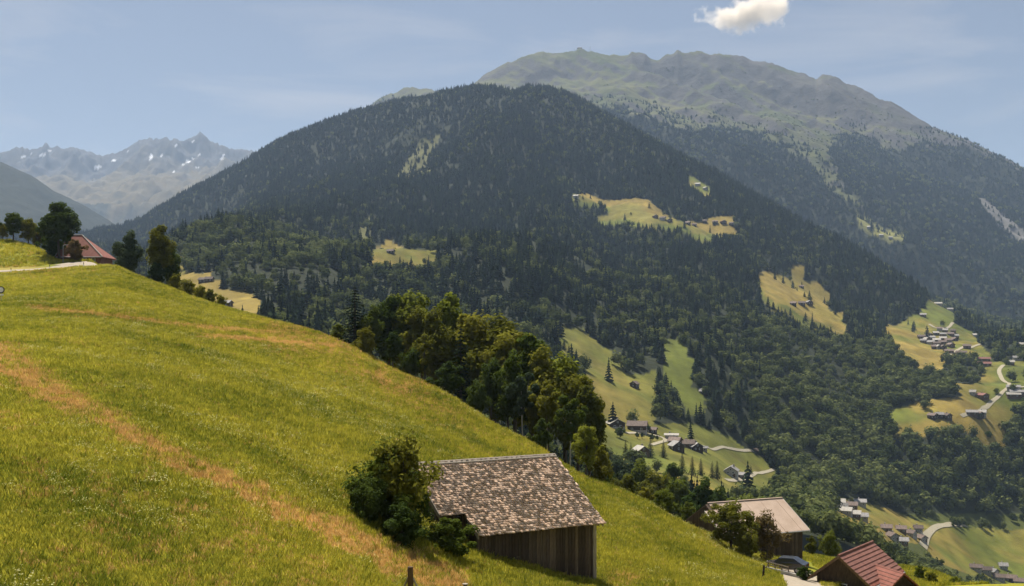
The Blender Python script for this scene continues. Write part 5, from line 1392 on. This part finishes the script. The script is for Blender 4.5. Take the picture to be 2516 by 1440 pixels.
# ------------------------------------------------------------------ red tiled house bottom right
def tiled_house():
    root = empty('tiled_house', (33.5, 106.9, -28.1), R(-38))
    tag(root, 'dark wooden house with red tiled roof and cross gable in the lower right', 'house')
    w, d, h, rise = 4.8, 7.6, 5.2, 1.9
    obj('wall', gable_wall(w, d, h, rise, 3, 'wood_dark'), root)
    roof = obj('roof', gable_roof(w, d, h, rise, 0.75, 0.16, 'roof_red'), root)
    sl = rise/(w/2)
    # rows of tiles: each course a stepped strip on both slopes
    for s in (-1, 1):
        for k in range(8):
            x = 0.1+k*0.35; z = h+rise-x*sl+0.185
            m = MB(); y0, y1 = -d/2-0.72, d/2+0.72
            p = [(s*(x+0.33),y0,z-0.33*sl+0.03),(s*(x+0.33),y1,z-0.33*sl+0.03),(s*x,y1,z),(s*x,y0,z)]
            q = [(s*(x+0.33),y0,z-0.33*sl+0.085),(s*(x+0.33),y1,z-0.33*sl+0.085),(s*x,y1,z+0.015),(s*x,y0,z+0.015)]
            if s < 0: p, q = p[::-1], q[::-1]
            m.hexa(p+q); obj('tile_course', m.mesh('tile_course', MATS['roof_redbrown']), roof)
    m = MB(); m.tube([(0,-d/2-0.75,h+rise+0.22),(0,d/2+0.75,h+rise+0.22)], [0.13,0.13], 8); obj('ridge_cap', m.mesh('ridge_cap', MATS['roof_redbrown']), roof)
    for s in (-1, 1):
        m = MB(); y = -d/2-0.80; ax = w/2+0.75
        p = [(0,y,h+rise+0.0),(s*ax,y,h-0.75*sl),(s*ax,y+0.05,h-0.75*sl),(0,y+0.05,h+rise+0.0)]
        if s < 0: p = p[::-1]
        m.hexa([(a,b,c-0.06) for a,b,c in p]+[(a,b,c+0.24) for a,b,c in p]); obj('verge_board', m.mesh('verge_board', MATS['wood_brown']), roof)
        m = MB(); xg = s*(w/2+0.80); zg = h-0.78*sl+0.05
        m.tube([(xg,-d/2-0.7,zg),(xg,d/2+0.7,zg)], [0.075,0.075], 8); obj('gutter', m.mesh('gutter', MATS['metal_grey']), roof)
    m = MB(); m.tube([(-w/2-0.8,-d/2-0.6,h-0.8*sl),(-w/2-0.12,-d/2-0.1,h-1.6),(-w/2-0.12,-d/2-0.1,-2)], [0.05]*3, 7); obj('downpipe', m.mesh('downpipe', MATS['white']), root)
    # cross gable on the right slope, its gable towards the camera side
    cg = empty('dormer', (0, 0, 0)); cg.parent = root
    cg.location = (w*0.62, -0.4, h-3.1); cg.rotation_euler = (0, 0, R(56))
    obj('dormer_wall', cached('dw', lambda: gable_wall(4.2, 4.6, 2.0, 1.7, 3.0, 'wood_dark')), cg)
    dr_ = obj('dormer_roof', cached('dr', lambda: gable_roof(4.2, 4.6, 2.0, 1.7, 0.55, 0.16, 'roof_red')), cg)
    m = MB()
    for s in (-1, 1):
        for k in range(8):
            x = 0.1+k*0.33; z = 3.7-x*1.7/2.1+0.185
            p = [(s*(x+.05),-2.83,z-.05),(s*(x+.05),2.83,z-.05),(s*x,2.83,z),(s*x,-2.83,z)]
            if s < 0: p = p[::-1]
            m.hexa(p+[(a,b,c+0.045) for a,b,c in p])
    obj('dormer_tiles', m.mesh('dormer_tiles', MATS['roof_redbrown']), cg)
    window(root, 0.2, -d/2-0.03, 4.1, 0.8, 1.0)
    window(root, -1.3, -d/2-0.03, 1.9, 0.9, 1.1); window(root, 1.3, -d/2-0.03, 1.9, 0.9, 1.1)
tiled_house()

# ------------------------------------------------------------------ farmhouse on the left hilltop
def farmhouse():
    Y = 250.0
    p = A.at(205, Y)
    zb = zat(640, Y)-0.2
    root = empty('farmhouse', (xat(212, Y), Y, zb), R(0))
    tag(root, 'farmhouse with big red hipped roof behind the left hill road', 'house')
    w, d, h = 10.6, 9.0, 0.9
    m = MB(); m.box(-w/2+0.6, w/2-0.7, -d/2+0.8, d/2-0.8, -4, h); obj('wall', m.mesh('wall', MATS['roof_redbrown']), root)
    m = MB(); zr = zat(578, Y)-zb; e = 0.75
    # half hip: ridge short on the left, slope running down to the right
    vs = [(-w/2,-d/2,e),(w/2,-d/2,e),(w/2,d/2,e),(-w/2,d/2,e),(-w/2+1.2,0,zr),(-0.9,0,zr),(-w/2,-d/2,e-0.2),(w/2,-d/2,e-0.2),(w/2,d/2,e-0.2),(-w/2,d/2,e-0.2)]
    m.add(vs, [(0,1,5,4),(1,2,5),(2,3,4,5),(3,0,4),(6,9,8,7),(0,6,7,1),(1,7,8,2),(2,8,9,3),(3,9,6,0)])
    roof = obj('roof', m.mesh('roof', MATS['roof_red']), root)
    def cap(a, b, nm='hip_cap'):
        m = MB(); m.tube([a, b], [0.13, 0.13], 6); obj(nm, m.mesh(nm, MATS['roof_pale']), roof)
    cap((-0.9,0,zr+0.03),(w/2,-d/2,e+0.03)); cap((-w/2+1.2,0,zr+0.03),(-0.9,0,zr+0.03), 'ridge_cap'); cap((-w/2+1.2,0,zr+0.03),(-w/2,-d/2,e+0.03))
    m = MB(); m.tube([(-w/2,-d/2-0.06,e-0.1),(w/2,-d/2-0.06,e-0.1)], [0.08,0.08], 6); obj('gutter', m.mesh('gutter', MATS['metal_grey']), roof)
    for x in (-1.2, 1.0, 3.0):
        window(root, x, -d/2+0.77, 0.1, 0.9, 0.8)
farmhouse()

# ------------------------------------------------------------------ road furniture on the hill
def marker(u, v, H, label):
    p = A.hit(u, v, 180); root = empty('marker_post', p)
    m = MB(); m.tube([(0,0,-0.3),(0,0,H*0.72)], [0.07,0.06], 8); obj('post', m.mesh('post', MATS['white']), root)
    m = MB(); m.tube([(0,0,H*0.72),(0,0,H)], [0.075,0.065], 8); obj('cap', m.mesh('cap', MATS['black_plastic']), root)
    tag(root, label, 'post', 'marker posts along the hill road')
marker(27, 674, 1.25, 'leftmost roadside marker post on the hill road')
marker(122, 665, 1.2, 'middle roadside marker post on the hill road')
marker(205, 660, 1.25, 'right roadside marker post near the farmhouse bend')
p = A.hit(155, 645, 180); root = empty('lamp_post', p)
m = MB(); m.tube([(0,0,-0.4),(0,0,3.6)], [0.08,0.06], 8); obj('pole', m.mesh('pole', MATS['metal_grey']), root)
m = MB(); m.tube([(0,0,3.6),(0.25,0,3.78),(0.7,-0.1,3.8)], [0.06,0.05,0.05], 6); m.box(0.5, 1.05, -0.2, 0.05, 3.74, 3.86); obj('lamp_head', m.mesh('lamp_head', MATS['metal_grey']), root)
tag(root, 'thin pale lamp post at the foot of the big round tree', 'lamp post')
# round road sign cut by the left edge
Y = 150.0; p = A.hit(3, 745, 60); root = empty('road_sign', p); k = p.y/F
m = MB(); m.tube([(0,0,-0.4),(0,0,38*k)], [0.04,0.04], 8); obj('pole', m.mesh('pole', MATS['metal_grey']), root)
m = MB(); n = 20; zc = 33*k; rr_ = 8.5*k
m.tube([(0,-0.03,zc),(0,-0.06,zc)], [rr_, rr_], n); obj('rim', m.mesh('rim', MATS['black_plastic']), root)
m = MB(); m.tube([(0,-0.062,zc),(0,-0.075,zc)], [rr_*0.72, rr_*0.72], n); obj('face', m.mesh('face', MATS['white']), root)
m = MB(); m.box(-6*k, 6*k, -0.06, -0.03, zc-14*k, zc-10.5*k); obj('plate', m.mesh('plate', MATS['white']), root)
tag(root, 'round white road sign with dark rim at the left picture edge', 'sign')

# fence posts near the bottom edge
p = A.at(1008, 47.5); root = empty('fence_post', p, R(10))
m = MB(); m.tube([(0,0,-0.4),(0.01,0,0.8),(0,0,1.42)], [0.14,0.13,0.12], 9); obj('post', m.mesh('post', MATS['wood_brown']), root)
for s in (-1, 1):
    m = MB(); m.tube([(s*0.62+0.05,-0.15*s,-0.25),(s*0.08,0,1.0)], [0.05,0.045], 7); obj('brace', m.mesh('brace', MATS['board_grey']), root)
tag(root, 'braced wooden fence post at the bottom edge left of the barn', 'post', 'fence posts in the meadow')
p = A.at(1143, 53.5); root = empty('fence_post', p)
m = MB(); m.tube([(0,0,-0.4),(0,0,0.52)], [0.11,0.10], 9); obj('post', m.mesh('post', MATS['wood_brown']), root)
m = MB(); m.tube([(0,0,0.522),(0,0,0.56)], [0.15,0.14], 9); obj('cap', m.mesh('cap', MATS['board_grey']), root)
tag(root, 'short capped wooden post in dry grass before the barn', 'post', 'fence posts in the meadow')
p = A.hit(1874, 1424, 60); root = empty('fence_post', p)
m = MB(); m.tube([(0,0,-0.4),(0.12,0,1.25)], [0.10,0.09], 9); obj('post', m.mesh('post', MATS['wood_dark']), root)
m = MB(); m.tube([(0.02,0,0.95),(0.55,0.1,1.2)], [0.04,0.04], 6); obj('brace', m.mesh('brace', MATS['wood_dark']), root)
tag(root, 'dark leaning post at the lower meadow corner by the driveway', 'post', 'fence posts in the meadow')

# low kerb wall and rail along the parking place, and the parked car
P0, P1 = A.hit(1885, 1402, 60), A.hit(1972, 1424, 60)
dv = P1-P0; root = empty('parking_wall', P0, math.atan2(dv.y, dv.x)); Lw = math.hypot(dv.x, dv.y); dz = dv.z
m = MB(); m.hexa([(0,-.12,-.8),(Lw,-.12,dz-.8),(Lw,.12,dz-.8),(0,.12,-.8),(0,-.12,.38),(Lw,-.12,dz+.38),(Lw,.12,dz+.38),(0,.12,.38)]); obj('wall', m.mesh('wall', MATS['concrete']), root)
for q in (0.55, 0.8):
    m = MB(); m.hexa([(0,-.03,q),(Lw*.6,-.03,dz*.6+q),(Lw*.6,.03,dz*.6+q),(0,.03,q),(0,-.03,q+.1),(Lw*.6,-.03,dz*.6+q+.1),(Lw*.6,.03,dz*.6+q+.1),(0,.03,q+.1)]); obj('rail', m.mesh('rail', MATS['board_grey']), root)
for k in range(4):
    f = 0.02+k*0.19; m = MB(); m.box(Lw*f, Lw*f+.1, .03, .13, dz*f+.3, dz*f+.92); obj('rail_post', m.mesh('rail_post', MATS['wood_dark']), root)
tag(root, 'pale low wall with wooden rails beside the parked car', 'wall')

def car(pos, rz, label):
    root = empty('parked_car', pos, rz); L, W = 4.2, 1.75
    prof = [(-2.1,0.35),(-2.08,0.75),(-1.2,0.92),(-0.5,1.42),(0.9,1.46),(1.75,1.0),(2.08,0.92),(2.1,0.38)]
    m = MB(); n = len(prof); V = []
    for s, ins in ((-1, 0), (1, 0)):
        for (x, z) in prof: V.append((x, s*(W/2-(0.16 if z > 1.2 else 0.0)), z))
    fs = [(i, (i+1) % n, n+(i+1) % n, n+i) for i in range(n)]+[tuple(reversed(range(n))), tuple(range(n, 2*n))]
    m.add(V, fs); body = obj('body', m.mesh('body', MATS['car_paint']), root)
    for s in (-1, 1):
        m = MB(); y = s*(W/2-0.07)
        m.hexa([(-0.95,y-0.05,0.98),(1.45,y-0.05,0.98),(1.45,y+0.05,0.98),(-0.95,y+0.05,0.98),(-0.45,y-0.05-s*.08,1.36),(0.85,y-0.05-s*.08,1.38),(0.85,y+0.05-s*.08,1.38),(-0.45,y+0.05-s*.08,1.36)])
        obj('side_window', m.mesh('side_window', MATS['glass']), body)
        for x in (-1.3, 1.3):
            m = MB(); m.tube([(x,s*(W/2-0.2),0.33),(x,s*(W/2+0.01),0.33)], [0.33,0.33], 16); wh = obj('wheel', m.mesh('wheel', MATS['black_plastic']), root)
            m = MB(); m.tube([(x,s*(W/2+0.012),0.33),(x,s*(W/2+0.025),0.33)], [0.19,0.19], 12); obj('rim', m.mesh('rim', MATS['metal_grey']), wh)
        m = MB(); m.box(-2.14, -2.09, s*0.62-0.16, s*0.62+0.16, 0.58, 0.72); obj('headlight', m.mesh('headlight', MATS['white']), root)
        m = MB(); m.box(2.08, 2.13, s*0.66-0.12, s*0.66+0.12, 0.62, 0.82); obj('tail_light', m.mesh('tail_light', MATS['tail_red']), root)
    m = MB(); m.hexa([(-1.14,-.66,.98),(-1.10,-.66,.95),(-1.10,.66,.95),(-1.14,.66,.98),(-.60,-.56,1.39),(-.52,-.56,1.36),(-.52,.56,1.36),(-.60,.56,1.39)]); obj('windscreen', m.mesh('windscreen', MATS['glass']), body)
    tag(root, label, 'car')
p = A.hit(1932, 1404, 60); car((p.x, p.y, p.z+0.05), R(-28), 'dark parked car behind the low wall by the driveway')

# ------------------------------------------------------------------ the cloud above the ridge
def cloud():
    Y = 9000.0
    m = bpy.data.materials.new('cloud_vapour'); m.use_nodes = True; t = m.node_tree; t.nodes.clear()
    o = N(t, 'ShaderNodeOutputMaterial'); pv = N(t, 'ShaderNodeVolumePrincipled')
    pv.inputs['Color'].default_value = (1, 0.93, 0.82, 1); pv.inputs['Anisotropy'].default_value = 0.55
    co = N(t, 'ShaderNodeTexCoord'); n1_ = N(t, 'ShaderNodeTexNoise', Scale=0.0055, Detail=9, Roughness=0.66)
    t.links.new(co.outputs['Object'], n1_.inputs['Vector'])
    at = N(t, 'ShaderNodeVectorMath', operation='LENGTH')
    sc_ = N(t, 'ShaderNodeVectorMath', operation='MULTIPLY'); sc_.inputs[1].default_value = (1/780, 1/420, 1/270)
    t.links.new(co.outputs['Object'], sc_.inputs[0]); t.links.new(sc_.outputs[0], at.inputs[0])
    mr = N(t, 'ShaderNodeMapRange'); mr.inputs['From Min'].default_value = 1.0; mr.inputs['From Max'].default_value = 0.0
    mr.inputs['To Min'].default_value = -0.42; mr.inputs['To Max'].default_value = 0.24
    t.links.new(at.outputs['Value'], mr.inputs['Value'])
    ad = N(t, 'ShaderNodeMath', operation='ADD'); t.links.new(mr.outputs[0], ad.inputs[0]); t.links.new(n1_.outputs['Fac'], ad.inputs[1])
    th_ = N(t, 'ShaderNodeMapRange'); th_.inputs['From Min'].default_value = 0.47; th_.inputs['From Max'].default_value = 0.60; th_.inputs['To Max'].default_value = 0.02
    t.links.new(ad.outputs[0], th_.inputs['Value']); t.links.new(th_.outputs[0], pv.inputs['Density'])
    t.links.new(pv.outputs[0], o.inputs['Volume'])
    bm = bmesh.new(); bmesh.ops.create_icosphere(bm, subdivisions=4, radius=1.0)
    for v in bm.verts: v.co = Vector((v.co.x*780, v.co.y*420, v.co.z*270))
    me = bpy.data.meshes.new('cloud'); bm.to_mesh(me); bm.free(); me.materials.append(m)
    c = obj('cloud', me, None, (xat(1836, Y), Y, zat(32, Y))); c.rotation_euler = (0, R(-4), 0)
    tag(c, 'single bright cream cloud at the top above the ridge', 'cloud')
cloud()
